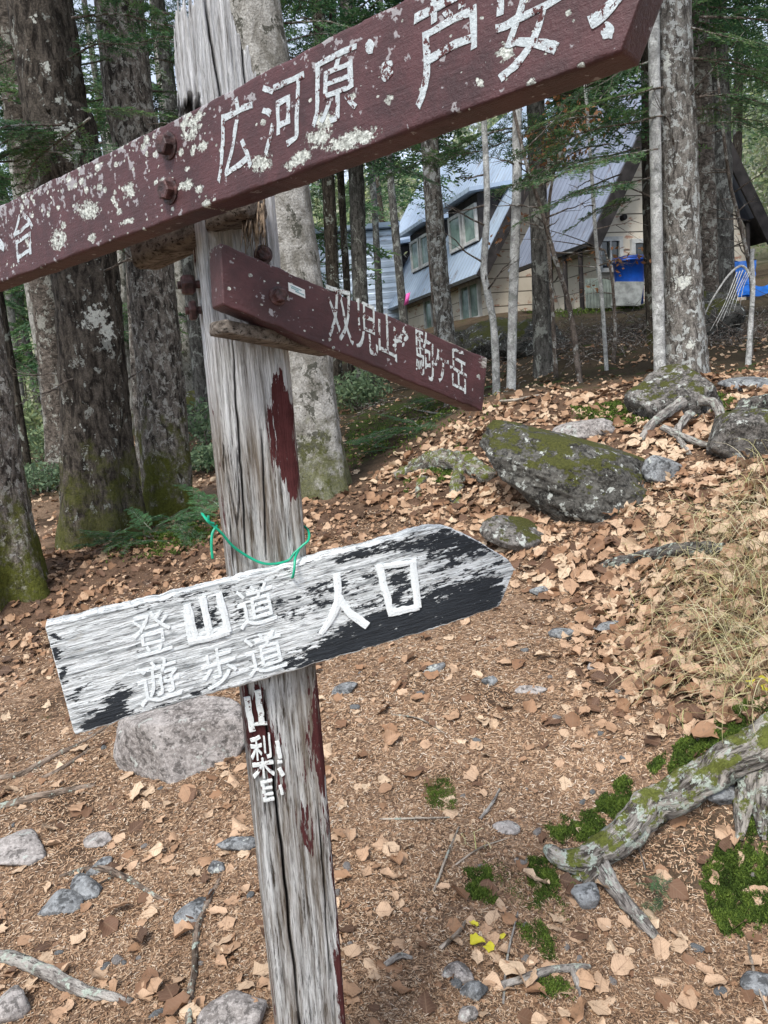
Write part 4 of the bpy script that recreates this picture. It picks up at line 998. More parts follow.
dormer(1.7, 2.3, 0.75, 1.5, M_PANE_G); dormer(5.6, 2.1, 0.75, 1.5, M_PANE_G); dormer(9.8, 2.1, 0.75, 1.5, M_PANE)
for d_, wd in [(1.2, 1.3), (4.5, 1.3), (8, 1.3)]: window(ch1, O1, 0.235, 0.75, wd, 1.0, 'side', d_, M_PANE_G)
window(ch1, O1, 3.0, 1.9, 1.0, 1.0); window(ch1, O1, 3.6, 5.0, .8, .9)
pk = MB(); o_ = PYY(407, 299, 23.4); pk.box(o_, gA * .06 + zA * .02, hA * .04, zA * .17 + gA * .05)
tag(pk.build('pink_cloth', plain('pink_cloth', (0.75, 0.12, 0.4), .8, .2, 8), None, loc=o_), 'small bright pink cloth hanging under the lodge eave', 'cloth')
# corrugated shed far left
shed = MB(); A, B = PYY(302, 290, 31), PYY(398, 288, 31); tp = PYY(345, 233, 31)[2]
e = (B - A); e[2] = 0; L = np.linalg.norm(e); e /= L; nn = np.array([e[1], -e[0], 0]); n = 160
s_ = np.linspace(0, L, n); off = .02 * np.sin(s_ * 2 * np.pi / .2)
zz = np.linspace(A[2] - 1.5, tp, 14)
prof = .03 * np.abs(np.sin(np.linspace(0, 1, 60) * np.pi * 12))
zz = np.linspace(A[2] - 1.5, tp, 60)
V = A + s_[None, :, None] * e + (zz - A[2])[:, None, None] * zA + prof[:, None, None] * nn
V2 = V - 3.5 * nn
bp_ = np.stack([np.broadcast_to((zz - A[2])[:, None], V.shape[:2]), np.broadcast_to(s_[None], V.shape[:2]), 0 * V[..., 0]], -1).reshape(-1, 3)
shroot = empty('corrugated_shed', A, 'pale blue corrugated metal shed seen between three slim dark trunks', 'shed')
shed.add(V.reshape(-1, 3), grid_faces(60, n), None, bp=bp_); shed.add(V2.reshape(-1, 3), grid_faces(60, n)[:, ::-1], None, bp=bp_)
for c_ in (0, n - 1):
    shed.add(np.stack([V[0, c_], V[-1, c_], V2[-1, c_], V2[0, c_]]), [(0, 1, 2, 3)], None, bp=np.zeros((4, 3)))
child('wall', shed, M_SHEDWALL, shroot)
rfm = MB(); c_ = A + e * L / 2 - nn * 1.75; c_[2] = tp + .12
rfm.box(c_, e * (L / 2 + .25), nn * 2.1, zA * .09, bp=np.zeros((8, 3))); child('roof', rfm, M_ROOFBLUE, shroot, False)

# things by the right chalet
def frus(mb, c, r0, r1, h, k=28, ex=1.0, wall=0.03):
    a = np.linspace(0, 2 * np.pi, k, endpoint=False); cs = np.c_[np.cos(a), np.sin(a) * ex, 0 * a]
    rows = [(r0 * .02, 0), (r0, 0), (r0 + (r1 - r0) * .5, h * .5), (r1, h * .95), (r1 + wall, h * .95), (r1 + wall, h), (r1 - wall, h), (r1 - wall, h * .7), (r1 * .02, h * .7)]
    V = np.vstack([np.asarray(c) + cs * r + np.array([0, 0, z]) for r, z in rows])
    mb.add(V, grid_faces(len(rows), k, True))
BLUE = plain('blue_plastic', (0.006, 0.075, 0.42), 0.35, 0.25, 3, 0.5, .05)
tubp = PYY(630, 305, 18.1); tub = MB(); frus(tub, tubp, .3, .36, 1.02)
tb = empty('plastic_tub', tubp, 'round blue plastic tub standing below the chalet window', 'tub'); child('body', tub, BLUE, tb)
lid = MB(); a = np.linspace(0, 2 * np.pi, 28, endpoint=False); lid.add(np.vstack([tubp + np.c_[.4 * np.cos(a), .4 * np.sin(a), 0 * a + 1.03], tubp + np.c_[.37 * np.cos(a), .37 * np.sin(a), 0 * a + 1.08], tubp + [[0, 0, 1.1]]]), grid_faces(2, 28, True), [(28 + j, 28 + (j + 1) % 28, 56) for j in range(28)])
child('lid', lid, plain('dark_blue_lid', (0.004, 0.035, 0.2), .4, .2, 3), tb)
sh = MB(); A, B = PYY(611, 306, 17.3), PYY(640, 306, 17.4); Tn = PYY(644, 282, 17.65)
ey = (Tn - B) / 2; ex = (B - A) / 2; sh.box(A + ex + ey, ex, np.cross(ex, ey) / np.linalg.norm(np.cross(ex, ey)) * .02, ey)
tag(sh.build('grey_sheet', plain('weathered_grey_panel', (0.2, 0.21, 0.2), .7, .35, 5), None, False, loc=A), 'grey weathered sheet leaning in front of the blue tub', 'sheet')
cr = MB(); A, B = PYY(586, 308, 18.0), PYY(613, 308, 18.0); e = B - A; L = np.linalg.norm(e); e /= L; hgt = PYY(600, 277, 18.0)[2] - A[2]; n = 90; s_ = np.linspace(0, L, n)
up_ = np.linspace(0, hgt, 4); V = A + s_[None, :, None] * e + up_[:, None, None] * zA - (.022 * np.sin(s_ * 2 * np.pi / .075))[None, :, None] * hA
cr.add(V.reshape(-1, 3), grid_faces(4, n)); cr.add((V + hA * .008).reshape(-1, 3), grid_faces(4, n)[:, ::-1])
tag(cr.build('corrugated_sheet', plain('green_grey_corrugated', (0.17, 0.2, 0.18), .6, .35, 4), None, loc=A), 'grey green corrugated panel standing beside the porch', 'sheet')
# blue tarpaulin draped on a frame
tn = 40; uu, vv = np.meshgrid(np.linspace(0, 1, tn), np.linspace(0, 1, 30)); A, B, C_ = PYY(728, 298, 15.5), PYY(756, 296, 15.5), PYY(729, 262, 15.7)
V = A + uu[..., None] * (B - A) + vv[..., None] * (C_ - A) + (.07 * np.sin(uu * 9 + 3 * vv) * (1 - vv * .6) + .05 * fbm(uu * 4, vv * 4, 0, 3, 3))[..., None] * np.array([.2, -1, 0])
tp_ = MB(); tp_.add(V.reshape(-1, 3), grid_faces(30, tn)); top = V[-1]; V3 = np.stack([top + k * np.array([.1, .9, -.12 * k]) + .03 * np.sin(np.linspace(0, 9, tn))[:, None] * zA for k in np.linspace(0, 1, 8)]); tp_.add(V3.reshape(-1, 3), grid_faces(8, tn))
uu, vv = np.meshgrid(np.linspace(0, 1, 40), np.linspace(0, 1, 12)); A2, B2 = PYY(738, 297, 15.2), PYY(800, 290, 15.2)
V4 = A2 + uu[..., None] * (B2 - A2) + vv[..., None] * np.array([0, .25, .2]) + (.03 * np.sin(uu * 14 + 4 * vv))[..., None] * zA; tp_.add(V4.reshape(-1, 3), grid_faces(12, 40))
tarp = tp_.build('blue_tarpaulin', plain('blue_tarp', (0.01, 0.16, 0.62), 0.45, 0.25, 3, .4, .15), loc=A)
tag(tarp, 'bright blue tarpaulin draped over a heap right of the chalet window', 'tarpaulin')

# ------------------------------------------------------------------ rocks and stones
def mat_rock(name, c0, c1, moss=0.0, lich=0.3, msc=6.0):
    m = Mat(name, 0.88, 0.25); o = m.obj()
    a = m.noise(o, 5, 7, 0.7, 0.4); f = m.noise(o, 60, 5, 0.75)
    c = m.mix(m.ramp(a, [(0.36, 0.0), (0.64, 1.0)]), c0, c1)
    c = m.mix(m.ramp(f, [(0.42, 0.0), (0.68, 0.6)]), c, tuple(min(1, k * 1.7) for k in c1))
    c = m.mix(m.ramp(m.noise(o, 26, 5, 0.7), [(0.36, 0.7), (0.46, 0.0)]), c, tuple(k * 0.3 for k in c0))
    v = m.vor(m.mix(0.12, m.sc(o, (1, 1, 2.0)), m.n('ShaderNodeTexNoise').outputs[1]), 2.6, 'DISTANCE_TO_EDGE'); c = m.mix(m.ramp(v, [(0.0, 0.35), (0.012, 0.0)]), c, (0.03, 0.027, 0.024))
    c = m.mix(m.step(m.noise(o, 14, 5, 0.7), 0.70 - 0.16 * lich, 0.04), c, (0.38, 0.4, 0.37))
    if moss:
        nz = m.xyz(m.geo('Normal'), 2)
        mm = m.ma('ADD', m.ma('MULTIPLY', nz, 0.55), m.ma('MULTIPLY', m.ma('SUBTRACT', m.noise(o, msc, 6, 0.75), 0.5), 2.2))
        mm = m.step(mm, 0.75 - 0.6 * moss, 0.1)
        c = m.mix(mm, c, m.mix(m.noise(o, 70, 4, 0.75), (0.018, 0.02, 0.006), (0.12, 0.125, 0.03)))
        m.bump(m.ma('ADD', m.ma('ADD', a, m.ma('MULTIPLY', f, 0.4)), m.ma('MULTIPLY', mm, m.noise(o, 110, 3, 0.7))), 0.9, 0.012)
    else:
        m.bump(m.ma('ADD', a, m.ma('MULTIPLY', f, 0.4)), 0.8, 0.01)
    m.col(c); return m.m
M_ROCK = mat_rock('grey_rock', (0.15, 0.135, 0.125), (0.29, 0.27, 0.255), 0, 0.0)
M_ROCKMOSS = mat_rock('mossy_dark_rock', (0.015, 0.014, 0.012), (0.095, 0.092, 0.082), 0.56, 0.12, 4.5)
M_ROCKDARK = mat_rock('dark_rock', (0.035, 0.032, 0.028), (0.16, 0.15, 0.138), 0.42, 0.25)
M_STONE = mat_rock('blue_grey_stone', (0.075, 0.078, 0.08), (0.2, 0.21, 0.215), 0, 0.1)

def ico(level):
    bm = bmesh.new(); bmesh.ops.create_icosphere(bm, subdivisions=level, radius=1.0)
    V = np.array([v.co[:] for v in bm.verts]); T = np.array([[v.index for v in f.verts] for f in bm.faces]); bm.free(); return V, T
ICO = {k: ico(k) for k in (3, 4, 5, 6)}
def rock_mesh(name, dims, planes=14, seed=0, level=5, rough=0.05, sharp=22.0, extra=None, basis=np.eye(3)):
    V, T = ICO[level]; g = np.random.default_rng(seed)
    Nn = g.normal(size=(planes, 3)); Nn /= np.linalg.norm(Nn, axis=1)[:, None]; D = g.uniform(.72, 1.0, planes)
    if extra is not None:
        ex_ = np.array([k[:3] for k in extra], float); ex_ /= np.linalg.norm(ex_, axis=1)[:, None]; Nn = np.vstack([Nn, ex_]); D = np.append(D, [k[3] for k in extra])
    c = (V @ Nn.T) / D; r = 1 / (np.log(np.exp(sharp * np.clip(c, 0.05, None)).sum(1)) / sharp)
    r = np.clip(r, 0.2, 1.25)
    P_ = V * r[:, None]
    d = rough * fbm(P_[:, 0] * 2.2 + seed, P_[:, 1] * 2.2, P_[:, 2] * 2.2, seed, 5, 0.6) + rough * .5 * -np.abs(fbm(P_[:, 0] * 4, P_[:, 1] * 4, P_[:, 2] * 7 + seed, seed + 4, 3))
    P_ = P_ * (1 + d[:, None] * 1.6)
    P_ = P_ * np.asarray(dims, float)
    P_ = P_ @ np.asarray(basis)
    return mesh_np(name, P_, [T])
def rotz(a, tilt=0, tax=0): return np.array(Matrix.Rotation(tilt, 3, 'XY'[tax]) @ Matrix.Rotation(a, 3, 'Z')).T
def rock(name, px, py, dims, mat, label, cat, seed, planes=14, sink=0.3, basis=np.eye(3), level=5, rough=0.05, extra=None, group=None, sharp=22.0):
    p = G(px, py); me = rock_mesh(name, dims, planes, seed, level, rough, sharp, extra, basis)
    o = link(name, me, mat, None, p + np.array([0, 0, dims[2] * (1 - 2 * sink)])); return tag(o, label, cat, group)
# main boulder: high broken face at the left, mossy back sloping down to the right
BX = np.array(Matrix.Rotation(math.radians(-14), 3, 'Z') @ Matrix.Rotation(math.radians(17), 3, 'Y')).T
rock('boulder', 566, 496, (0.60, 0.42, 0.27), M_ROCKMOSS, 'large dark boulder with mossy sloping back on the leafy slope', 'boulder', 5, 7, 0.2, BX, 6, 0.07,
     [(-1, -.3, .1, .93), (0, 0, 1, .85), (.2, 0, 1, .86), (.2, -1, .15, .8), (.8, -.4, .5, .86), (-.5, -.75, -.15, .84), (.25, -.6, .75, .86)])
rock('rock', 514, 540, (0.185, 0.15, 0.10), M_ROCKDARK, 'small dark rock leaning below the mossy boulder', 'rock', 9, 9, 0.3, rotz(.3, .25, 1), 5, 0.06)
rock('rock', 184, 758, (0.29, 0.2, 0.2), M_ROCK, 'pale grey angular rock on the ground behind the white board', 'rock', 13, 4, 0.32, rotz(-.2, .12, 1), 6, 0.035,
     [(-.9, -.5, .2, .9), (.1, -1, .25, .8), (0, -.2, 1, .83), (-.5, 0, 1, .8), (-.6, -.9, -.1, .74), (.5, -.85, .2, .7)], sharp=70)
rock('rock', 683, 410, (0.42, 0.34, 0.25), M_ROCKDARK, 'dark pointed rock at the foot of the thin white birch', 'rock', 21, 8, 0.35, rotz(.5, .3, 1), 5, 0.06, [(.75, -.3, .7, .62), (-.8, -.3, .6, .7)])
rock('rock', 584, 436, (0.21, 0.16, 0.10), M_ROCK, 'flat grey rock behind the mossy boulder', 'rock', 23, 10, 0.35, rotz(.2), 5, .05)
rock('rock', 662, 474, (0.13, 0.1, 0.09), M_STONE, 'blue grey rock right of the mossy boulder', 'rock', 25, 10, 0.35, rotz(.9), 5, .05)
rock('rock', 748, 386, (0.24, 0.2, 0.07), M_STONE, 'flat grey rock at the slope edge near the bowed sapling', 'rock', 26, 10, 0.4, rotz(.1), 4, .05)
rock('rock', 748, 452, (0.28, 0.2, 0.17), M_ROCKDARK, 'dark rock in the hollow beside the arched root', 'rock', 27, 9, 0.3, rotz(-.4), 5, .06)
FLAT = [(14, 852, .13, .10, .035, 'broad flat slate stone at the left edge of the trail'), (62, 906, .085, .06, .03, 'flat slate stone in front of the forked root'), (88, 890, .075, .045, .03, 'slate slab lying against another slate'),
        (98, 842, .055, .035, .022, 'narrow slate stone beside the leaves left of the post'), (196, 912, .06, .05, .02, 'dark slate stone crossed by a thin root'), (236, 846, .07, .03, .03, 'long slate stone beside the post'),
        (238, 1022, .085, .06, .045, 'rounded pale stone at the foot of the post'), (567, 637, .075, .04, .03, 'grey slate stone on the path below the boulder'), (612, 628, .09, .05, .03, 'grey stone among leaves near the dry grass'),
        (594, 667, .04, .03, .02, 'small stone below the grey slate on the path'), (434, 671, .055, .035, .028, 'grey stone right of the lower board'), (489, 682, .032, .024, .02, 'small bright blue grey stone on the needle path'),
        (530, 692, .07, .02, .02, 'thin grey stone chip right of the blue stone'), (540, 592, .05, .04, .025, 'small stone below the arrow tip of the board'), (474, 995, .034, .027, .022, 'dark blue stone at the bottom of the path'),
        (466, 1017, .026, .022, .02, 'blue pebble at the bottom edge'), (586, 900, .05, .045, .04, 'grey stone propping the lichen root'), (345, 690, .06, .045, .02, 'pale flat stone right of the post'),
        (8, 1012, .06, .05, .04, 'stone in the bottom left corner'), (100, 868, .05, .03, .02, 'small slate stone under the leaves at left'), (720, 795, .06, .05, .05, 'stone below the lichen root'), (505, 830, .045, .03, .02, 'pale stone among moss on the path'),
        (760, 985, .05, .035, .02, 'pale stone by the green moss corner'), (218, 868, .03, .025, .02, 'small blue stone left of the post'), (456, 975, .04, .03, .02, 'half buried stone near the yellow leaves')]
for i, (x, y, a, b, c, lab) in enumerate(FLAT):
    rock('stone', x, y, (a, b, c), M_STONE if i % 3 else M_ROCK, lab, 'stone', 100 + i, 11, 0.38, rotz(rng.uniform(-.6, .6), rng.uniform(-.2, .2), 1), 4, 0.06)
g_ = np.random.default_rng(44); peb = [rock_mesh('pebble', (1, .8, .55), 10, 300 + k, 3, 0.06) for k in range(5)]
for k, me in enumerate(peb): me.materials.append(M_STONE if k % 2 else M_ROCK)
k = 0
while k < 70:
    x, y = g_.uniform(0, 768), g_.uniform(600, 1024)
    if x > 640 and y < 720: continue
    p = G(x, y); o = link('pebble', peb[k % 5], None, None, p + np.array([0, 0, .002])); s_ = g_.uniform(.008, .022); o.scale = (s_, s_, s_); o.rotation_euler = (0, 0, g_.uniform(0, 6))
    tag(o, 'small grey pebble half sunk in the needle litter', 'pebble', 'pebbles on the trail'); k += 1
for i, (x, y, Y, d, lab) in enumerate([(498, 334, 15, (.8, .6, .45), 'mossy boulder under the lodge corner behind the birch'), (530, 345, 13.5, (.55, .5, .4), 'mossy boulder at the foot of the dark trunk'), (466, 340, 16, (.6, .5, .35), 'low mossy boulder left of the birch below the lodge'), (700, 345, 11.5, (.55, .45, .45), 'mossy boulder behind the grey lichen trunk'),
                              (205, 430, 15, (.8, .6, .5), 'mossy boulder in the far wood left of the post'), (30, 500, 11, (.4, .3, .16), 'brown mound of rock in the shade behind the left trunks')]):
    p = PYY(x, y, Y); z = float(H(p[0], p[1])); me = rock_mesh('boulder', d, 10, 400 + i, 5, .07); o = link('boulder', me, M_ROCKMOSS, None, (p[0], p[1], z + d[2] * .3)); tag(o, lab, 'boulder')

# ------------------------------------------------------------------ roots, sticks, logs
def mat_root(name, d, l, lichen=0.5, moss=0.0):
    m = Mat(name, 0.9, 0.2); o = m.n('ShaderNodeTexCoord').outputs['Object']; b = m.attr('bp', 'Vector')
    g = m.noise(m.sc(b, (9, 30, 30)), 1.0, 7, 0.72, .3); c = m.mix(m.ramp(g, [(0.34, 0.0), (0.62, 1.0)]), d, l)
    g2 = m.noise(m.sc(b, (14, 90, 90)), 1.0, 5, 0.7); c = m.mix(m.ramp(g2, [(0.34, .8), (0.46, 0.0)]), c, tuple(k * .25 for k in d))
    li = m.step(m.noise(o, 22, 6, 0.75, .3), 0.64 - 0.16 * lichen, 0.03); c = m.mix(li, c, m.mix(m.noise(o, 140, 4, .7), (0.18, 0.22, 0.18), (0.5, 0.55, 0.48)))
    if moss:
        mm = m.step(m.ma('ADD', m.ma('MULTIPLY', m.xyz(m.geo('Normal'), 2), 0.12), m.noise(o, 13, 6, 0.75)), 0.72 - 0.2 * moss, 0.06)
        c = m.mix(mm, c, m.mix(m.noise(o, 110, 4, .7), (0.03, 0.035, 0.008), (0.16, 0.18, 0.04)))
    m.col(c); m.bump(m.ma('ADD', g, m.ma('MULTIPLY', g2, .6)), 1.0, 0.008); return m.m
M_ROOT = mat_root('grey_root', (0.12, 0.105, 0.095), (0.36, 0.34, 0.31), 0.1)
M_ROOTLICHEN = mat_root('lichen_root', (0.045, 0.038, 0.032), (0.34, 0.315, 0.28), 0.4, 0.5)
M_ROOTBROWN = mat_root('brown_root', (0.08, 0.06, 0.045), (0.27, 0.21, 0.165), 0.1)
M_LOG = mat_root('dark_log', (0.03, 0.027, 0.024), (0.13, 0.12, 0.11), 0.3)
M_STICK = mat_root('pale_stick', (0.2, 0.16, 0.125), (0.46, 0.4, 0.33), 0.0)

def root_tube(mb, pts, n=60, sides=22, knots=0.22, seed=0, ridge=0.16, flat=1.0):
    """pts: (px, py, height above ground of the axis, radius)"""
    P_ = np.array([G(x, y) + np.array([0, 0, h]) for x, y, h, r in pts]); rd = np.array([r for *_, r in pts])
    p = smooth_path(np.c_[P_, rd], n); path, rad = p[:, :3], np.clip(p[:, 3], .001, None)
    L = np.concatenate([[0], np.cumsum(np.linalg.norm(np.diff(path, axis=0), axis=1))])
    path = path + rad[:, None] * .35 * np.c_[fbm(L * 5, 0, seed, seed, 3), fbm(L * 5, 5, seed, seed, 3), .7 * fbm(L * 5, 9, seed, seed, 3)]
    T = np.gradient(path, axis=0); T /= np.linalg.norm(T, axis=1)[:, None] + 1e-9
    N = np.cross(T, [0, 0, 1.0]); N /= np.linalg.norm(N, axis=1)[:, None] + 1e-9; B = np.cross(N, T)
    a = np.linspace(0, 2 * np.pi, sides, endpoint=False); tw = a[None] + 1.2 * fbm(L * 2.5, 3, seed, seed + 1, 2)[:, None]
    rr = rad[:, None] * (1 + ridge * fbm(np.cos(tw) * 2.6, np.sin(tw) * 2.6, L[:, None] * 1.6 + seed, seed + 2, 3) * 2 + knots * fbm(np.cos(tw), np.sin(tw), L[:, None] * 16, seed + 3, 3) * 1.5 + .3 * fbm(np.cos(tw) * 5, np.sin(tw) * 5, L[:, None] * 3.5, seed + 5, 3) + .16 * fbm(np.cos(tw) * 14, np.sin(tw) * 14, L[:, None] * 12, seed + 6, 3))
    V = path[:, None] + rr[..., None] * (np.cos(a)[None, :, None] * N[:, None] + flat * np.sin(a)[None, :, None] * B[:, None])
    bp = np.stack([np.broadcast_to(L[:, None] + seed, rr.shape), np.cos(tw) * rad[:, None], np.sin(tw) * rad[:, None]], -1).reshape(-1, 3)
    V = np.vstack([V.reshape(-1, 3), path[0], path[-1]]); bp = np.vstack([bp, bp[0], bp[-1]]); k = n * sides; j = np.arange(sides)
    tri = np.r_[np.c_[np.full(sides, k), (j + 1) % sides, j], np.c_[np.full(sides, k + 1), (n - 1) * sides + j, (n - 1) * sides + (j + 1) % sides]]
    mb.add(V, grid_faces(n, sides, True), tri, bp=bp)
def root_obj(name, paths, mat, label, cat, **kw):
    mb = MB(); loc = G(*paths[0][0][:2])
    for i, p in enumerate(paths): root_tube(mb, p, seed=kw.get('seed', 1) + i * 5, n=kw.get('n', 60), sides=kw.get('sides', 18), flat=kw.get('flat', 1.0))
    return tag(mb.build(name, mat, None, loc=loc), label, cat)
# the lichen-grown root at the right (its thick arm, stub end and hanging pieces)
root_obj('tree_root', [[(1010, 770, -.12, .07), (930, 748, .0, .08), (860, 745, .07, .08), (790, 752, .08, .078), (740, 778, .085, .072), (700, 798, .08, .06), (655, 824, .066, .06), (618, 850, .052, .054), (590, 864, .038, .046), (566, 866, .03, .036), (550, 858, .03, .026), (544, 856, .03, .012)],
                       [(800, 765, .06, .04), (752, 785, .05, .036), (742, 820, .03, .026), (738, 842, .01, .012)], [(770, 790, .06, .03), (762, 815, .03, .026), (764, 840, .0, .014)],
                       [(800, 738, .06, .05), (745, 764, .07, .046), (705, 788, .07, .04), (668, 808, .065, .03), (640, 828, .06, .02)], [(600, 868, .03, .034), (580, 880, .0, .03), (560, 884, -.02, .024)]], M_ROOTLICHEN,
         'thick lichen grown root with broken end reaching in from the right', 'root', seed=3, n=110, sides=36, flat=.85)
root_obj('tree_root', [[(600, 870, .035, .026), (612, 892, .028, .022), (628, 912, .022, .021), (645, 930, .012, .018), (664, 946, -.012, .01)]], M_ROOT, 'smooth grey root running down below the lichen root', 'root', seed=21)
root_obj('tree_root', [[(-30, 958, .01, .018), (10, 963, .016, .019), (45, 978, .018, .019), (75, 993, .016, .017), (108, 1000, .012, .013), (132, 1003, .004, .008)]], M_ROOT, 'grey root arching out of the bottom left ground', 'root', seed=31)
root_obj('tree_root', [[(220, 880, .003, .006), (208, 905, .005, .009), (198, 930, .006, .010), (196, 965, .007, .010), (190, 1000, .005, .010), (188, 1040, .002, .010)]], M_ROOTBROWN, 'thin brown root running down left of the post', 'root', seed=41)
root_obj('tree_root', [[(60, 878, .003, .008), (85, 872, .008, .010), (108, 872, .008, .011), (130, 882, .006, .010), (155, 897, .003, .007), (170, 902, -.004, .004)], [(118, 876, .005, .008), (95, 888, .004, .006), (75, 898, 0, .005)]], M_ROOTBROWN, 'forked root half buried beside the slate stones', 'root', seed=51)
root_obj('tree_root', [[(-20, 812, .0, .012), (20, 803, .01, .016), (60, 795, .01, .016), (95, 786, .002, .010)], [(-20, 780, 0, .012), (20, 776, .008, .014), (55, 757, .008, .012), (85, 742, .004, .010), (110, 725, 0, .006)], [(40, 780, 0, .01), (65, 768, .008, .011), (90, 750, .004, .008)]], M_ROOTBROWN, 'low spread of roots at the left trail edge under the board', 'root', seed=61)
root_obj('tree_root', [[(500, 988, .003, .010), (525, 982, .012, .012), (552, 974, .014, .012), (580, 970, .01, .010), (590, 968, .004, .006)], [(572, 971, .01, .009), (577, 985, .006, .008), (580, 1000, 0, .004)]], M_ROOT, 'small forked grey root at the bottom of the path', 'root', seed=71)
root_obj('tree_root', [[(640, 440, 0, .03), (662, 428, .09, .034), (690, 418, .13, .04), (715, 420, .12, .036), (725, 440, .03, .03)], [(690, 425, .08, .03), (678, 438, .04, .025), (690, 455, 0, .02)], [(663, 436, .06, .024), (700, 450, .05, .018), (735, 455, .02, .014)]], M_ROOT, 'arched grey roots of an old stump on the upper slope', 'root', seed=81)
root_obj('fallen_log', [[(600, 567, .005, .02), (640, 562, .03, .03), (690, 556, .04, .04), (725, 558, .04, .03)]], M_LOG, 'dark log half buried among leaves beside the dry grass', 'log', seed=91)
root_obj('fallen_log', [[(728, 432, .04, .07), (760, 425, .12, .10), (800, 430, .14, .11), (860, 440, .12, .1)]], M_LOG, 'dark rotten log lying at the right edge of the slope', 'log', seed=95)
root_obj('tree_root', [[(396, 478, -.01, .05), (425, 470, .05, .08), (455, 468, .06, .085), (490, 480, .0, .07)], [(428, 476, .02, .05), (420, 490, .0, .035), (418, 500, -.03, .02)], [(462, 474, .03, .06), (455, 492, .0, .045), (460, 506, -.03, .03)]], mat_root('mossy_root', (0.07, 0.06, 0.05), (0.25, 0.23, 0.2), .2, .6), 'mossy roots left of the large boulder', 'root', seed=97)
STK = [([(434, 892), (447, 860), (459, 828)], .0045, 'pale straight stick standing out on the needle path'), ([(503, 1005), (508, 960), (518, 912)], .004, 'dark thin stick beside the forked root'), ([(452, 868), (480, 852), (510, 838)], .003, 'thin twig lying across the path'),
       ([(385, 968), (400, 962), (412, 960)], .008, 'short pale piece of wood right of the post'), ([(392, 715), (420, 722), (446, 735)], .004, 'dark twig under the lower board'), ([(480, 820), (492, 808), (500, 790)], .006, 'grey splinter of wood among moss'),
       ([(380, 820), (420, 822), (450, 818)], .004, 'flat grey twig right of the post'), ([(620, 600), (640, 585), (652, 578)], .006, 'short grey stick among the slope leaves'), ([(440, 950), (458, 938), (466, 922)], .006, 'bent strip of bark near the yellow leaves'), ([(630, 840), (640, 856), (646, 872)], .003, 'pale twig hanging under the lichen root'),
       ([(748, 945), (756, 985), (768, 1015)], .004, 'thin stick in the bottom right corner'), ([(380, 400), (420, 412), (470, 418)], .012, 'pale fallen branch on the dark forest floor'), ([(470, 400), (500, 404), (540, 396)], .014, 'fallen stick at the crest under the birch')]
for i, (pts, r, lab) in enumerate(STK):
    root_obj('stick', [[(x, y, r * .8 + .012 * (j == 1), r * (1, .9, .6)[j]) for j, (x, y) in enumerate(pts)]], M_STICK if i % 2 == 0 else M_ROOT, lab, 'stick', seed=120 + i, n=16, sides=8)

# ------------------------------------------------------------------ trees
def trunk_mesh(path, r0, r1, seed, flare=0.6, sides=26, step=0.07, spots_px=None, rough=0.09, loc=None, twist=True):
    L = np.linalg.norm(np.diff(path, axis=0), axis=1).sum(); n = max(10, min(260, int(L / step)))
    p = smooth_path(path, n); s_ = np.concatenate([[0], np.cumsum(np.linalg.norm(np.diff(p, axis=0), axis=1))])
    rad = r0 + (r1 - r0) * (s_ / s_[-1]); fl = np.exp(-s_ / (r0 * 2.0)) * flare
    a = np.linspace(0, 2 * np.pi, sides, endpoint=False)
    lob = fbm(np.cos(a)[None] * 1.6, np.sin(a)[None] * 1.6, 0 * s_[:, None] + seed, seed, 2) * 1.6
    rr = rad[:, None] * (1 + fl[:, None] * (0.7 + 1.2 * lob) + rough * fbm(np.cos(a)[None] * 3, np.sin(a)[None] * 3, s_[:, None] * 1.3, seed + 1, 3) + rough * 1.1 * fbm(np.cos(a)[None] * 9, np.sin(a)[None] * 9, s_[:, None] * 5, seed + 2, 4, .65))
    T = np.gradient(p, axis=0); T /= np.linalg.norm(T, axis=1)[:, None]
    N = np.cross(T, [0, 1.0, 0]); N /= np.linalg.norm(N, axis=1)[:, None]; B = np.cross(T, N)
    V = p[:, None] + rr[..., None] * (np.cos(a)[None, :, None] * N[:, None] + np.sin(a)[None, :, None] * B[:, None])
    V = V.reshape(-1, 3); spot = np.zeros(len(V))
    if spots_px:
        x, y = proj(V)
        for c in spots_px: spot = np.maximum(spot, .75 * pxspot(x, y, *c))
    return V - loc, grid_faces(n, sides, True), spot
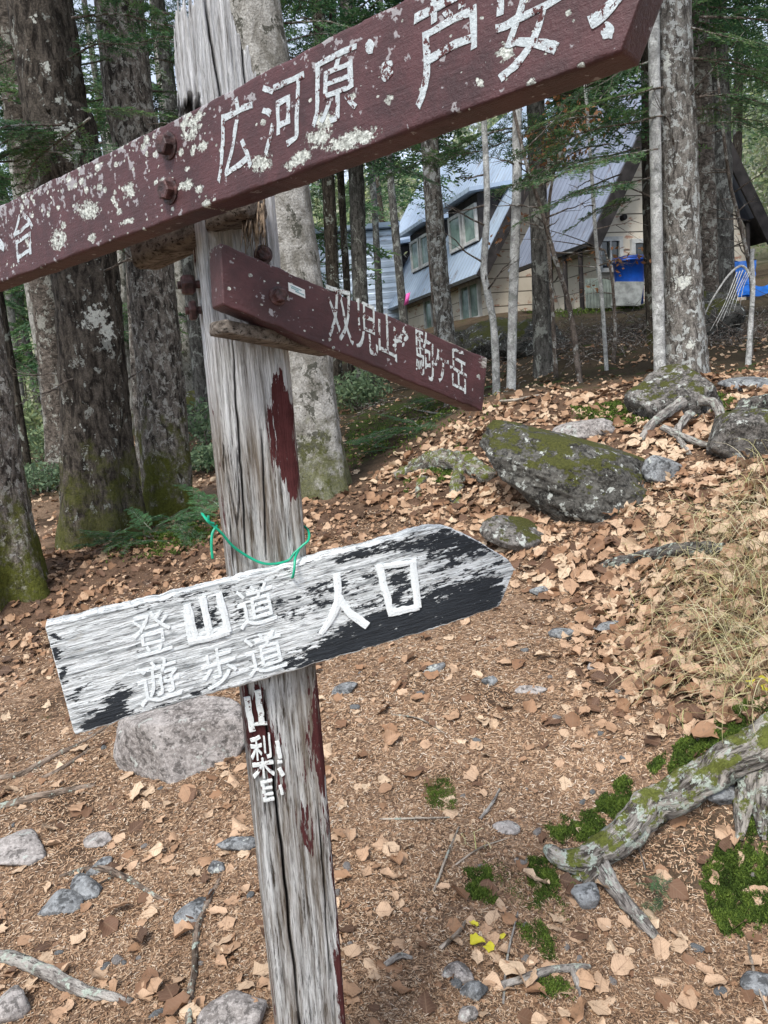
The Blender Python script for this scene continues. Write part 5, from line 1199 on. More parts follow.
# fir spray templates -------------------------------------------------------
def fir_branch(seed, length=1.1, ndl=0.022, gap=0.011, nw=0.0062, side_gap=0.045, spread=0.34, droop=0.25):
    """flat fir spray along +X: returns needle quads, their tint and the twig tubes"""
    g = np.random.default_rng(seed); Q = []; Tn = []; tw = MB()
    ax = np.linspace(0, length, 14); z = -droop * (ax / length) ** 2 * length * .6 + .03 * fbm(ax * 3, seed, 0, 1, 2); yb = .06 * fbm(ax * 2, seed, 3, 2, 2)
    main = np.c_[ax, yb, z]; tw.tube(main, np.linspace(.009, .002, 14), 5, True)
    segs = [(main, 0.55)]
    s_ = 0.12; side = 1
    while s_ < length * .98:
        side = -side; b = np.array([np.interp(s_, ax, main[:, k]) for k in range(3)])
        l = spread * (1 - .75 * s_ / length) * g.uniform(.65, 1.15) * min(1, (s_ + .1) / .3)
        an = math.radians(g.uniform(42, 62)); d = np.array([math.cos(an), side * math.sin(an), g.uniform(-.2, .08)])
        t = np.linspace(0, 1, 6); path = b + t[:, None] * d * l + np.c_[0 * t, 0 * t, -.18 * l * t ** 2]
        tw.tube(path, np.linspace(.0035, .0012, 6), 4, False); segs.append((path, g.random()))
        for q in (.4, .62, .82):                                     # third order
            if l > .12:
                for s2 in (1, -1):
                    d2 = d + s2 * .9 * np.array([-d[1], d[0], 0]); d2 /= np.linalg.norm(d2); bb = path[0] + q * (path[-1] - path[0]); l2 = l * .42 * (1.1 - q)
                    t = np.linspace(0, 1, 3); segs.append((bb + t[:, None] * d2 * l2, g.random()))
        s_ += side_gap * g.uniform(.7, 1.3)
    for path, tint in segs:
        L = np.linalg.norm(path[-1] - path[0]); n = int(L / gap)
        if n < 2: continue
        t = np.linspace(.04, 1, n); base = np.stack([np.interp(t, np.linspace(0, 1, len(path)), path[:, k]) for k in range(3)], -1)
        dirv = (path[-1] - path[0]) / L
        for sd_ in (1, -1):
            perp = np.array([-dirv[1], dirv[0], 0]) * sd_
            nd = dirv * .5 + perp * .85 + np.array([0, 0, .12]); nd = nd / np.linalg.norm(nd)
            nd = nd[None] + g.normal(0, .2, (n, 3)); ln = ndl * g.uniform(.75, 1.2, n)[:, None]
            tip = base + nd * ln; wv = np.cross(nd, [0, 0, 1.0]); wv = wv / (np.linalg.norm(wv, axis=1)[:, None] + 1e-9) * nw / 2
            wv[:, 2] += g.normal(0, nw * .3, n)
            Q.append(np.stack([base - wv * .6, base + wv * .6, tip + wv, tip - wv], 1)); Tn.append(np.clip(tint + g.normal(0, .12, n) + .25 * t - .1, 0, 1))
    Q = np.concatenate(Q); Tn = np.concatenate(Tn)
    tq = tw.mesh('tmp'); tv = np.empty(len(tq.vertices) * 3, np.float32); tq.vertices.foreach_get('co', tv); tv = tv.reshape(-1, 3)
    bpy.data.meshes.remove(tq)
    return Q, Tn, tw
SPRAY = [fir_branch(k, 1.0 + .15 * k, gap=.012) for k in range(4)]
SPRAYL = [fir_branch(20 + k, 1.3, .05, .027, .016, .08, .42) for k in range(4)]        # coarser, for trees farther off
SPRAYXL = [fir_branch(30 + k, 1.5, .1, .07, .03, .16, .5) for k in range(3)]
def tmats(o, *ms):
    for m in ms: o.data.materials.append(m)
def crown_mesh(name, spec, sprays, seed, dens=1.0):
    """spec: list of (x,y,z of base, azimuth, pitch, length scale) -> one mesh; needles then twigs"""
    g = np.random.default_rng(seed); VV, TT, TV, TQ, TT3 = [], [], [], [], []; tb = 0
    for (b, az, pt, s_) in spec:
        Q, Tn, tw = sprays[g.integers(len(sprays))]
        M_ = np.array(Matrix.Rotation(az, 3, 'Z') @ Matrix.Rotation(-pt, 3, 'Y') @ Matrix.Rotation(g.normal(0, .3), 3, 'X')) * s_
        VV.append((Q.reshape(-1, 3) @ M_.T + b)); TT.append(np.repeat(np.clip(Tn + g.normal(0, .16), 0, 1), 4))
        for v in tw.v: TV.append(v @ M_.T + b)
        for q in tw.q: TQ.append(q + tb)
        for q in tw.t: TT3.append(q + tb)
        tb += tw.n
    V = np.concatenate(VV); nv = len(V); q1 = np.arange(nv).reshape(-1, 4); TVc = np.concatenate(TV); q2 = np.concatenate(TQ) + nv
    fs = [q1, q2] + ([np.concatenate(TT3) + nv] if TT3 else [])
    me = mesh_np(name, np.vstack([V, TVc]), fs, dict(tint=np.concatenate([np.concatenate(TT), np.zeros(tb)]), spot=np.zeros(nv + tb)), False)
    me.materials.append(M_FIR); me.materials.append(M_BARK_TWIG)
    mi = np.zeros(len(me.polygons), np.int32); mi[len(q1):] = 1; me.polygons.foreach_set('material_index', mi)
    return me
def crown_spec(z0, z1, r0, r1, n, seed, azr=None):
    g = np.random.default_rng(seed); out = []
    for k in range(n):
        f = (k + g.random()) / n; z = z0 + (z1 - z0) * f; az = g.uniform(0, 2 * math.pi) if azr is None else g.uniform(*azr); r = (r0 + (r1 - r0) * f) * g.uniform(.6, 1.1)
        out.append((np.array([0, 0, z]), az, g.uniform(-.35, .1), r))
        if g.random() < .8: out.append((np.array([math.cos(az) * r * .45, math.sin(az) * r * .45, z - .06]), az + g.uniform(-.5, .5), g.uniform(-.5, 0), r * .8))
    return out
CROWNS = [crown_mesh('crown', crown_spec(0, 8, 1.9, .5, 46, 60 + k), SPRAY, 60 + k) for k in range(2)]
CROWNL = [crown_mesh('crown', crown_spec(0, 9, 1.9, .4, 38, 70 + k), SPRAYL, 70 + k) for k in range(3)]
CROWNXL = [crown_mesh('crown', crown_spec(0, 11, 2.0, .4, 36, 80 + k), SPRAYXL, 80 + k) for k in range(3)]

def base_at(px, py, Y):
    p = PYY(px, py, Y); p[2] = float(H(p[0], p[1])); return p
def tree(px_pts, Y, r0, r1, mat, label, name='tree', cat='tree', top=9.0, flare=.6, seed=1, spots_px=None, crown=None, crown_z=3.5, sides=26, twigs=0, group=None, rough=.09, lean=0.0, step=.07, crown_s=1.0):
    """px_pts from the base upwards, all at world distance Y"""
    P_ = [PYY(x, y, Y) for x, y in px_pts]; b = P_[0].copy(); zg = float(H(b[0], b[1]))
    d = P_[1] - P_[0]; d = d / max(abs(d[2]), .2)
    b = b + d * (zg - .12 - b[2]) * (1 if d[2] > 0 else -1); P_ = [b] + [p for p in P_ if p[2] > b[2] + .25]
    d = P_[-1] - P_[0]; d[1] = lean; d /= max(d[2], .1)
    if P_[-1][2] < b[2] + top: P_.append(P_[-1] + d * (b[2] + top - P_[-1][2]))
    for i, p in enumerate(P_): P_[i] = p + np.array([0, lean * (p[2] - b[2]), 0])
    P_ = np.array(P_); loc = b + np.array([0, 0, .12])
    root = empty(name, loc, label, cat, group)
    V, q, sp = trunk_mesh(P_, r0, r1, seed, flare, sides, step, spots_px, rough, loc)
    me = mesh_np('trunk', V, [q], dict(spot=sp)); link('trunk', me, mat, root)
    g = np.random.default_rng(seed + 900)
    if crown is not None:
        pz = np.array(P_); zc = crown_z; c = np.array([np.interp(b[2] + zc, pz[:, 2], pz[:, k]) for k in range(3)])
        o = link('crown', crown, None, root, c - loc); o.rotation_euler = (0, 0, g.uniform(0, 6.28)); o.scale = (crown_s,) * 3
        o.rotation_euler.y = math.atan2(d[0], 1.0)
    if twigs:
        for k in range(twigs):
            tb = MB(); z = b[2] + g.uniform(1.2, top * .8); c = np.array([np.interp(z, P_[:, 2], P_[:, k2]) for k2 in range(3)]) - loc
            az = g.uniform(0, 6.28); l = g.uniform(.4, 1.3) * (.5 if r0 < .06 else 1); dd = np.array([math.cos(az), math.sin(az), g.uniform(-.2, .7)])
            t = np.linspace(0, 1, 9)[:, None]; path = c + t * dd * l + .12 * l * np.c_[fbm(t[:, 0] * 3, k, 0, seed, 3), fbm(t[:, 0] * 3, k, 5, seed, 3), fbm(t[:, 0] * 3, k, 9, seed, 3)] * t
            tb.tube(path, np.linspace(min(.012, r0 * .35), .002, 9), 6, True)
            for q_ in range(3):
                i = g.integers(3, 8); d2 = dd + g.normal(0, .6, 3); t2 = np.linspace(0, 1, 5)[:, None]; tb.tube(path[i] + t2 * d2 * l * .3, np.linspace(.004, .0012, 5), 4, False)
            o = tb.build('branch', M_BARK_TWIG, root)
            o.data.attributes.new('spot', 'FLOAT', 'POINT')
    return root, P_, loc

T2 = tree([(106, 540), (87, 300), (66, 140), (40, 0)], 6.5, .275, .2, M_BARK_DARK, 'thick dark trunk with a pale lichen patch, left of the post', 'conifer', spots_px=[(96, 318, 13, 14, .3), (108, 330, 9, 10, 0), (62, 130, 13, 11, .2), (45, 68, 7, 6, 0), (70, 155, 8, 5, 0), (34, 20, 5, 5, 0), (58, 100, 4, 3, 0), (77, 148, 5, 8, 0), (80, 425, 4, 3, 0), (116, 428, 3, 4, 0)], seed=2, sides=40, twigs=10, top=12, rough=.1, flare=.55)
T3 = tree([(172, 520), (150, 260), (135, 130), (118, 0)], 7.2, .22, .185, M_BARK_GREY, 'grey lichen flecked trunk with bright moss at its foot', 'conifer', seed=3, sides=40, twigs=9, top=13, flare=.55)
tree([(154, 522), (143, 380), (139, 300), (134, 200)], 7.5, .12, .09, M_BARK_GREY, 'slimmer twin trunk grown against the mossy grey trunk', 'conifer', seed=33, top=6, sides=26)
T1 = tree([(0, 592), (-8, 520), (-22, 400), (-50, 200)], 5.2, .225, .16, M_BARK_GREY, 'mossy trunk cut by the left edge of the view', 'conifer', seed=4, sides=40, top=11, flare=.7)
T4 = tree([(66, 482), (52, 340), (38, 240), (20, 110), (2, 0)], 10, .2, .15, M_BARK_BROWN, 'brown ringed trunk behind the thick dark trunk', 'conifer', seed=5, top=13, crown=CROWNS[0], crown_z=4.5)
tree([(25, 450), (12, 370), (0, 300), (-20, 180)], 11, .062, .05, M_BARK_DARKFAR, 'slim dark sapling trunk at the far left', 'conifer', seed=6, top=10, crown=CROWNL[0], crown_z=3.5, crown_s=.7, sides=14)
tree([(52, 440), (44, 370), (32, 290), (15, 160)], 15, .13, .1, M_BARK_PALE, 'pale grey trunk in the distance left of the brown trunk', 'tree', seed=7, top=13, sides=18)
tree([(132, 440), (127, 360), (122, 280), (108, 100)], 16, .1, .08, M_BARK_PALE, 'pale slim trunk seen between the two large left trunks', 'tree', seed=8, top=13, sides=16)
tree([(196, 450), (186, 350), (178, 260), (160, 60)], 17, .13, .1, M_BARK_PALE, 'pale distant trunk left of the post', 'tree', seed=9, top=14, sides=16)
T8 = tree([(318, 492), (310, 420), (300, 330), (285, 220), (268, 100), (250, 0)], 6.2, .235, .21, M_BARK_PALE, 'large pale barked trunk standing right behind the post', 'conifer', seed=10, sides=44, twigs=6, top=13, crown=CROWNS[0], crown_z=5.2, flare=.35, rough=.07)
tree([(337, 400), (333, 290), (329, 200), (318, 0)], 14, .12, .1, M_BARK_DARKFAR, 'leftmost of three slim dark trunks before the shed', 'conifer', seed=11, top=15, crown=CROWNL[1], crown_z=4.6, sides=18)
tree([(352, 395), (347, 290), (342, 200), (332, 0)], 15.5, .075, .06, M_BARK_DARKFAR, 'thinnest of three slim dark trunks before the shed', 'conifer', seed=12, top=13, crown=CROWNL[2], crown_z=4.6, crown_s=.7, sides=14)
tree([(366, 395), (360, 290), (357, 200), (347, 0)], 14.5, .15, .12, M_BARK_FAR, 'grey trunk right of the thinnest dark trunk before the shed', 'conifer', seed=13, top=15, crown=CROWNL[0], crown_z=5.0, sides=18)
tree([(451, 372), (446, 330), (436, 230), (428, 120), (418, 0)], 10.5, .12, .1, M_BARK_LICHEN, 'grey slim trunk in front of the lodge dormers', 'conifer', seed=14, top=13, crown=CROWNL[1], crown_z=4.4, sides=22)
tree([(440, 372), (434, 300), (428, 220), (422, 120)], 11, .04, .03, M_BARK_TWIG, 'thin brown stem beside the grey slim trunk', 'sapling', seed=15, top=6, sides=10, twigs=6)
tree([(497, 408), (494, 330), (487, 290), (484, 268), (487, 200), (483, 100)], 8.5, .045, .025, M_BARK_BIRCH, 'kinked pale sapling left of the white birch', 'sapling', seed=16, top=4.5, sides=14, twigs=9, flare=.3, step=.04)
tree([(511, 392), (513, 300), (517, 180), (518, 60)], 8.3, .052, .04, M_BARK_BIRCH, 'straight white birch stem in front of the lodge gable', 'birch', seed=17, top=9, sides=18, twigs=6, flare=.4)
tree([(543, 372), (540, 260), (537, 160), (533, 0)], 10, .115, .095, M_BARK_FAR, 'dark trunk between the two chalets', 'conifer', seed=18, top=13, crown=CROWNL[0], crown_z=3.4, sides=22)
tree([(607, 378), (602, 300), (596, 240), (590, 150)], 9.0, .026, .016, M_BARK_BIRCH, 'thin pale sapling in front of the chalet roof', 'sapling', seed=19, top=4.2, sides=10, twigs=10, flare=.3, step=.04)
tree([(580, 384), (570, 310), (554, 255), (540, 205), (528, 170)], 8.2, .034, .014, M_BARK_TWIG, 'leaning bare sapling with forked twigs before the chalet roof', 'sapling', seed=20, top=3.2, sides=10, twigs=14, flare=.3, step=.04)
tree([(660, 372), (657, 250), (655, 120), (653, 0)], 7.4, .056, .044, M_BARK_BIRCH, 'thin white birch standing on the pointed rock', 'birch', seed=21, top=9, sides=18, twigs=4, flare=.2)
T18 = tree([(685, 376), (681, 250), (676, 120), (671, 0)], 7.6, .185, .15, M_BARK_LICHEN, 'stout pale lichen covered trunk beside the thin white birch', 'conifer', seed=22, twigs=9, top=13, sides=36, crown=CROWNS[1], crown_z=4.6, spots_px=[(682, 282, 9, 9, 0), (690, 345, 5, 5, 0), (668, 60, 7, 10, 0)], flare=.4)
tree([(655, 352), (651, 250), (649, 120), (647, 0)], 10.5, .1, .085, M_BARK_DARKFAR, 'dark trunk half hidden behind the thin white birch', 'conifer', seed=23, top=13, crown=CROWNL[2], crown_z=4.2, sides=20)
tree([(708, 340), (704, 220), (700, 110), (696, 0)], 11.5, .18, .15, M_BARK_BROWN, 'brown grey trunk right of the lichen covered trunk', 'conifer', seed=24, top=14, crown=CROWNL[1], crown_z=4.4, sides=24)
tree([(724, 338), (720, 220), (717, 110), (713, 0)], 12.3, .2, .16, M_BARK_FAR, 'furthest right of the thick trunks before the chalet', 'conifer', seed=25, top=14, crown=CROWNL[2], crown_z=4.0, sides=24)
tree([(750, 366), (752, 310), (750, 270), (738, 215), (728, 170)], 8.6, .028, .012, M_BARK_TWIG, 'dark forked sapling at the right edge', 'sapling', seed=26, top=3.4, sides=10, twigs=12, flare=.3, step=.04)
tree([(748, 368), (751, 320), (753, 285), (752, 262)], 8.0, .032, .02, M_BARK_BIRCH, 'short pale broken stem before the blue tarpaulin', 'sapling', seed=27, top=1.3, sides=12, flare=.2, step=.04)
# bowed pale sapling
bw = MB(); Y = 8.0
bw.tube(smooth_path([PYY(749, 366, Y), PYY(752, 310, Y), PYY(751, 280, Y), PYY(742, 266, Y), PYY(728, 276, Y), PYY(712, 300, Y), PYY(703, 318, Y)], 40), np.linspace(.02, .006, 40), 8, True, .15, 6, 3)
for k in range(6):
    bw.tube(smooth_path([PYY(752 - k * 3, 270 + (k % 3), Y), PYY(744 - k * 4, 285 + 4 * k, Y - .1), PYY(740 - k * 6, 306 + 5 * k, Y - .15)], 12), np.linspace(.006, .002, 12), 5, True)
bo = bw.build('sapling', M_BARK_BIRCH, None, loc=PYY(749, 366, Y)); bo.data.attributes.new('spot', 'FLOAT', 'POINT'); tag(bo, 'bowed bare sapling bending left over the mossy mound', 'sapling')

# near boughs that hang into the view (each belongs to a trunk above)
def bough(parent_root, loc, spec_px, Y0, seed, sprays=SPRAY):
    spec = []
    g = np.random.default_rng(seed)
    for (x, y, Y, az, s_) in spec_px: spec.append((PYY(x, y, Y) - loc, math.radians(az), g.uniform(-.25, .0), s_))
    me = crown_mesh('bough', spec, sprays, seed); link('bough', me, None, parent_root)
bough(T2[0], T2[2], [(60, 130, 6.1, 200, .9), (62, 140, 6.0, 180, 1.0), (64, 150, 6.0, 215, .8), (75, 110, 6.2, -20, .7), (60, 118, 6.1, 160, 1.1), (66, 135, 6.0, 240, .7), (70, 150, 6.1, 330, .6), (30, 150, 5.8, 190, .7), (20, 120, 5.9, 170, .8), (70, 60, 6.4, -30, 1.0), (75, 20, 6.4, -10, 1.1), (80, 170, 6.3, -30, .8), (10, 100, 6.2, 200, 1.0), (15, 60, 6.6, 190, 1.1), (60, 125, 5.7, 185, 1.1), (90, 120, 5.8, 150, 1.0), (20, 160, 6.0, 210, .9), (30, 40, 7.4, 160, 1.0)], 6, 201)
bough(T3[0], T3[2], [(150, 60, 7.4, 20, .9), (150, 30, 7.4, 0, 1.0), (155, 110, 7.5, 10, .8), (155, 160, 7.6, 20, .7), (150, 185, 7.7, -10, .6), (110, 60, 7.0, 190, .8), (108, 100, 7.2, 200, .6), (112, 20, 7.0, 180, .7), (150, 90, 7.8, 5, 1.2), (150, 130, 8, -15, 1.1), (160, 10, 8.2, 15, 1.2), (150, 210, 7.9, 0, .9), (100, 140, 8.2, 170, 1.0), (100, 180, 8.4, 190, 1.0), (105, 40, 8.4, 175, 1.2), (155, 45, 7.0, -25, .9)], 7, 202)
bough(T8[0], T8[2], [(290, 60, 6.5, 10, 1.0), (285, 20, 6.5, 0, 1.1), (292, 100, 6.6, 15, .9), (296, 125, 6.7, -5, .9), (330, 60, 7.5, 10, .9), (340, 100, 7.5, 30, .8), (280, 40, 7.2, -20, 1.2), (290, 85, 7.4, 20, 1.2), (300, 20, 7.6, 10, 1.2), (300, 115, 8, 0, 1.2), (320, 140, 8.4, 15, 1.1)], 6, 203)
bough(T18[0], T18[2], [(660, 90, 7.4, 200, 1.1), (660, 120, 7.4, 190, 1.2), (655, 150, 7.3, 200, 1.0), (662, 60, 7.4, 180, 1.1), (690, 60, 7.3, -10, 1.0), (690, 30, 7.2, 0, 1.1), (700, 95, 7.4, -20, .9), (720, 40, 7.4, 10, .9), (690, 110, 7.5, 20, .8), (650, 180, 7.4, 195, 1.0), (640, 200, 7.6, 200, .8), (610, 140, 7.6, 190, .9), (620, 175, 7.8, 185, .9), (650, 30, 7.2, 170, 1.0), (730, 75, 7.2, 0, .7), (700, 15, 7.8, -15, 1.3), (700, 60, 7.9, 10, 1.3), (650, 110, 7.9, 185, 1.3), (640, 150, 7.9, 200, 1.2), (700, 120, 8.2, -10, 1.1), (720, 95, 8.0, 15, 1.0), (600, 110, 8.6, 175, 1.2), (610, 160, 8.8, 190, 1.1), (560, 120, 9, 170, 1.2), (520, 125, 9.2, 185, 1.2), (480, 150, 9.6, 180, 1.2), (540, 90, 9.2, 10, 1.2)], 7, 204)

# ------------------------------------------------------------------ wood behind
g_ = np.random.default_rng(77)
def trunk_simple(r0, h, seed, sides=12):
    path = np.array([[0, 0, -.3], [.02 * h * g_.normal(), 0.01 * h, h * .5], [.03 * h * g_.normal(), 0, h]])
    V, q, sp = trunk_mesh(path, r0, r0 * .55, seed, .4, sides, .25, None, .08, np.zeros(3)); return mesh_np('trunk', V, [q], dict(spot=sp))
TSM = [trunk_simple(.13, 14, 500), trunk_simple(.18, 16, 501), trunk_simple(.09, 11, 502)]
for k, m in enumerate((M_BARK_FAR, M_BARK_DARKFAR, M_BARK_PALE)): TSM[k].materials.append(m)
BGT = []
def bgtree(x, y, k, crown, cz, cs, label, group):
    z = float(H(x, y)); root = empty('conifer', (x, y, z), label, 'conifer', group); root.rotation_euler = (0, 0, g_.uniform(0, 6.28))
    s_ = g_.uniform(.85, 1.2); o = link('trunk', TSM[k], None, root); o.scale = (s_, s_, 1.0)
    c = link('crown', crown, None, root, (0, 0, cz)); c.scale = (cs,) * 3; c.rotation_euler = (0, 0, g_.uniform(0, 6.28)); BGT.append((x, y))
LAB_LOW = 'dark green conifer with low boughs in the wood behind'; LAB_HIGH = 'tall conifer with bare lower trunk in the wood behind'
spec = []
# px column, distance, low crown or not
for (x, Y, low) in [(88, 16, 1), (22, 19, 1), (180, 17, 1), (310, 17, 1), (8, 21, 0), (84, 24, 0), (140, 22, 1), (168, 26, 0), (207, 19, 0), (318, 24, 1), (300, 29, 0), (388, 30, 0), (412, 25, 0), (10, 34, 0), (100, 38, 0), (185, 36, 0), (330, 38, 1), (205, 13.2, 0), (22, 30, 0)]:
    spec.append((x, Y, low))
for x, Y, low in spec:
    q = ray(x, 420); X = q[0] / q[1] * Y
    bgtree(X, Y, g_.integers(3), (CROWNL if Y < 24 else CROWNXL)[g_.integers(3)], (1.6 if low else 4.2) + g_.uniform(0, 1), g_.uniform(.8, 1.15), LAB_LOW if low else LAB_HIGH, 'conifers with low boughs behind' if low else 'bare stemmed conifers behind')
for (x, y) in [(9.5, 13.5), (11.5, 17), (14.5, 22), (12, 25), (17, 29), (8, 33), (2, 42), (13, 36), (20, 24), (-12, 12), (-14, 18), (-11, 25), (9.8, 10.3)]:
    bgtree(x, y, g_.integers(2), (CROWNL if y < 24 else CROWNXL)[g_.integers(3)], 4.2 + g_.uniform(0, 1.5), g_.uniform(.8, 1.2), LAB_HIGH, 'bare stemmed conifers behind')
# far wood on the hill: one mass
def hill_wood():
    Q, Tn = [], []; g = np.random.default_rng(5); n = 0
    while n < 1500:
        r = g.uniform(34, 190) if g.random() < .8 else g.uniform(30, 60); th = g.uniform(-.78, .78)
        if th < .12: r = 70 + (r % 110)
        x, y = r * math.sin(th), r * math.cos(th)
        z = float(Hs(x, y)); n += 1
        h = g.uniform(5, 14) if th > .12 else g.uniform(4, 9); kind = g.random(); base_t = {0: .1, 1: .35, 2: .6, 3: .9}[int(kind * 4)] if kind < .999 else .5
        m = int(420 if r < 65 else 130); sz = r * .0034
        t = g.random(m) ** .8; rad = (1 - t) * h * .24 + .3; a = g.uniform(0, 6.28, m); rr = rad * np.sqrt(g.random(m))
        c = np.c_[x + np.cos(a) * rr, y + np.sin(a) * rr, z + h * (.05 + .95 * t)]
        d1 = g.normal(size=(m, 3)); d1 /= np.linalg.norm(d1, axis=1)[:, None]; d2 = np.cross(d1, g.normal(size=(m, 3))); d2 /= np.linalg.norm(d2, axis=1)[:, None]
        s1, s2 = (sz * g.uniform(.5, 1.4, m))[:, None], (sz * g.uniform(.3, .8, m))[:, None]
        if kind > .72: s2 = s2 * .18; s1 = s1 * 1.6
        Q.append(np.stack([c - d1 * s1, c + d2 * s2, c + d1 * s1, c - d2 * s2], 1)); Tn.append(np.clip(base_t + g.normal(0, .07, m), 0, 1))
    Q = np.concatenate(Q); Tn = np.repeat(np.concatenate(Tn), 4)
    o = link('far_wood', mesh_np('far_wood', Q.reshape(-1, 3), [np.arange(len(Q) * 4).reshape(-1, 4)], dict(tint=Tn), False), M_BROADGREEN); o['kind'] = 'stuff'
hill_wood()
# pale shrubs of the clearing at the left
def shrub(px, py, Y, rad, hgt, t0, n, size, label, name='shrub', seed=0, mat=None):
    g = np.random.default_rng(seed); b = base_at(px, py, Y); V = []; c = g.normal(size=(n, 3)); c /= np.linalg.norm(c, axis=1)[:, None]; c *= g.random((n, 1)) ** .45
    c = c * (1 + .35 * fbm(c[:, 0] * 2 + seed, c[:, 1] * 2, c[:, 2] * 2, seed, 3)[:, None]) * np.array([rad, rad, hgt / 2]) + np.array([0, 0, hgt * .5])
    d1 = g.normal(size=(n, 3)); d1 /= np.linalg.norm(d1, axis=1)[:, None]; d2 = np.cross(d1, g.normal(size=(n, 3))); d2 /= np.linalg.norm(d2, axis=1)[:, None]
    s1, s2 = size * g.uniform(.6, 1.3, (n, 1)), size * .45 * g.uniform(.6, 1.3, (n, 1))
    Q = np.stack([c - d1 * s1, c + d2 * s2, c + d1 * s1, c - d2 * s2], 1)
    root = empty(name, b, label, name)
    link('foliage', mesh_np('foliage', Q.reshape(-1, 3), [np.arange(n * 4).reshape(-1, 4)], dict(tint=np.repeat(np.clip(t0 + g.normal(0, .12, n), 0, 1), 4)), False), mat or M_BROADGREEN, root)
    st = MB()
    for k in range(9):
        e = c[g.integers(n)]; t = np.linspace(0, 1, 6)[:, None]; st.tube(t * e + np.c_[0 * t, 0 * t, -.1 * (1 - t)] + .05 * fbm(t * 3, k, 0, 2, 2), np.linspace(.03, .008, 6) * rad, 5, False)
    so_ = st.build('stem', M_BARK_TWIG, root); so_.data.attributes.new('spot', 'FLOAT', 'POINT')
for i, (x, y, Y, r, h, t0, lab) in enumerate([(20, 455, 17, .9, 1.2, .35, 'green shrub in the clearing left of the brown trunk'), (45, 450, 14, .5, .7, .25, 'low dark shrub at the foot of the brown trunk'), (200, 380, 24, 1.3, 2.2, .55, 'pale yellow green shrub far behind left of the post'), (135, 400, 26, 1.4, 2.6, .5, 'pale green shrub seen between the two big trunks'),
                              (5, 400, 27, 1.8, 3.2, .6, 'pale shrub at the far left of the clearing'), (208, 440, 12, .5, .8, .1, 'dark low evergreen shrub left of the post'), (540, 200, 20, .1, .1, .2, None)]):
    if lab: shrub(x, y, Y, r, h, t0, int(1500 * max(.4, r)), .05 if Y < 16 else .08, lab, seed=600 + i)
# brown beech sprig hanging before the gable
def dry_leaf_tree(px_pts, Y, clusters, label, seed):
    g = np.random.default_rng(seed); b = base_at(*px_pts[0], Y); root = empty('sapling', b, label, 'sapling'); st = MB()
    P_ = smooth_path([PYY(x, y, Y) for x, y in px_pts], 40); st.tube(P_ - b, np.linspace(.03, .01, 40), 10, True, .1, 5, seed); Q, Tn = [], []
    for (x, y, rpx, n) in clusters:
        c = PYY(x, y, Y); i = np.argmin(np.linalg.norm(P_ - c, axis=1)); t = np.linspace(0, 1, 8)[:, None]
        st.tube(P_[i] + t * (c - P_[i]) - b + .05 * np.sin(t * 3) * np.array([0, 0, 1]), np.linspace(.008, .002, 8), 5, False); r = rpx / FPX * Y
        for k in range(5):
            e = c + g.normal(0, r * .6, 3); st.tube(c + t * (e - c) - b, np.linspace(.003, .001, 8), 4, False)
        p = c + g.normal(0, 1, (n, 3)) * np.array([r, r, r * .7]) * .7 - b; d1 = g.normal(size=(n, 3)); d1[:, 2] -= .6; d1 /= np.linalg.norm(d1, axis=1)[:, None]; d2 = np.cross(d1, g.normal(size=(n, 3))); d2 /= np.linalg.norm(d2, axis=1)[:, None]
        s_ = g.uniform(.025, .045, (n, 1)); Q.append(np.stack([p, p + d1 * s_ + d2 * s_ * .5, p + d1 * s_ * 2, p + d1 * s_ - d2 * s_ * .5], 1)); Tn.append(g.random(n))
    o = st.build('trunk', M_BARK_TWIG, root); o.data.attributes.new('spot', 'FLOAT', 'POINT')
    Q = np.concatenate(Q); link('foliage', mesh_np('foliage', Q.reshape(-1, 3), [np.arange(len(Q) * 4).reshape(-1, 4)], dict(tint=np.repeat(np.concatenate(Tn), 4)), False), M_BROWNLEAF, root)
dry_leaf_tree([(556, 378), (552, 300), (548, 220), (556, 160), (566, 110)], 9.0, [(545, 140, 14, 60), (565, 130, 14, 70), (580, 120, 12, 50), (555, 155, 12, 50), (535, 160, 10, 40), (575, 150, 10, 35), (560, 110, 14, 50), (600, 125, 10, 25), (530, 130, 10, 30)], 'young beech with brown withered leaves before the chalet roof', 31)
dry_leaf_tree([(612, 380), (615, 330), (612, 280), (605, 250)], 9.4, [(600, 255, 10, 18), (620, 262, 12, 22), (640, 255, 8, 14), (560, 262, 8, 10), (590, 285, 10, 12), (575, 300, 10, 10), (500, 240, 12, 16), (515, 225, 10, 16)], 'thin sapling with a few withered leaves before the chalet window', 32)

# brush, ferns and seedlings on the forest floor
def brush():
    mb = MB(); g = np.random.default_rng(9)
    for k in range(620):
        px, Y = g.uniform(545, 800), g.uniform(9.5, 15.5); b = base_at(px, 350, Y); az = g.uniform(0, 6.28); l = g.uniform(.3, 1.1); d = np.array([math.cos(az), math.sin(az) * .5, g.uniform(.1, 1.2)]); t = np.linspace(0, 1, 7)[:, None]
        mb.tube(b + t * d * l + np.c_[0 * t, 0 * t, -.5 * l * t ** 2] + .06 * fbm(t * 3, k, 0, 3, 2), np.linspace(.007, .0025, 7), 4, False)
    for k in range(110):
        px, Y = g.uniform(330, 545), g.uniform(8.5, 13); b = base_at(px, 400, Y); az = g.uniform(0, 6.28); l = g.uniform(.2, .7); d = np.array([math.cos(az), math.sin(az) * .5, g.uniform(0, .6)]); t = np.linspace(0, 1, 6)[:, None]
        mb.tube(b + t * d * l + np.c_[0 * t, 0 * t, -.3 * l * t ** 2], np.linspace(.008, .003, 6), 4, False)
    o = mb.build('undergrowth', M_BARK_TWIG); o.data.attributes.new('spot', 'FLOAT', 'POINT'); o['kind'] = 'stuff'
brush()
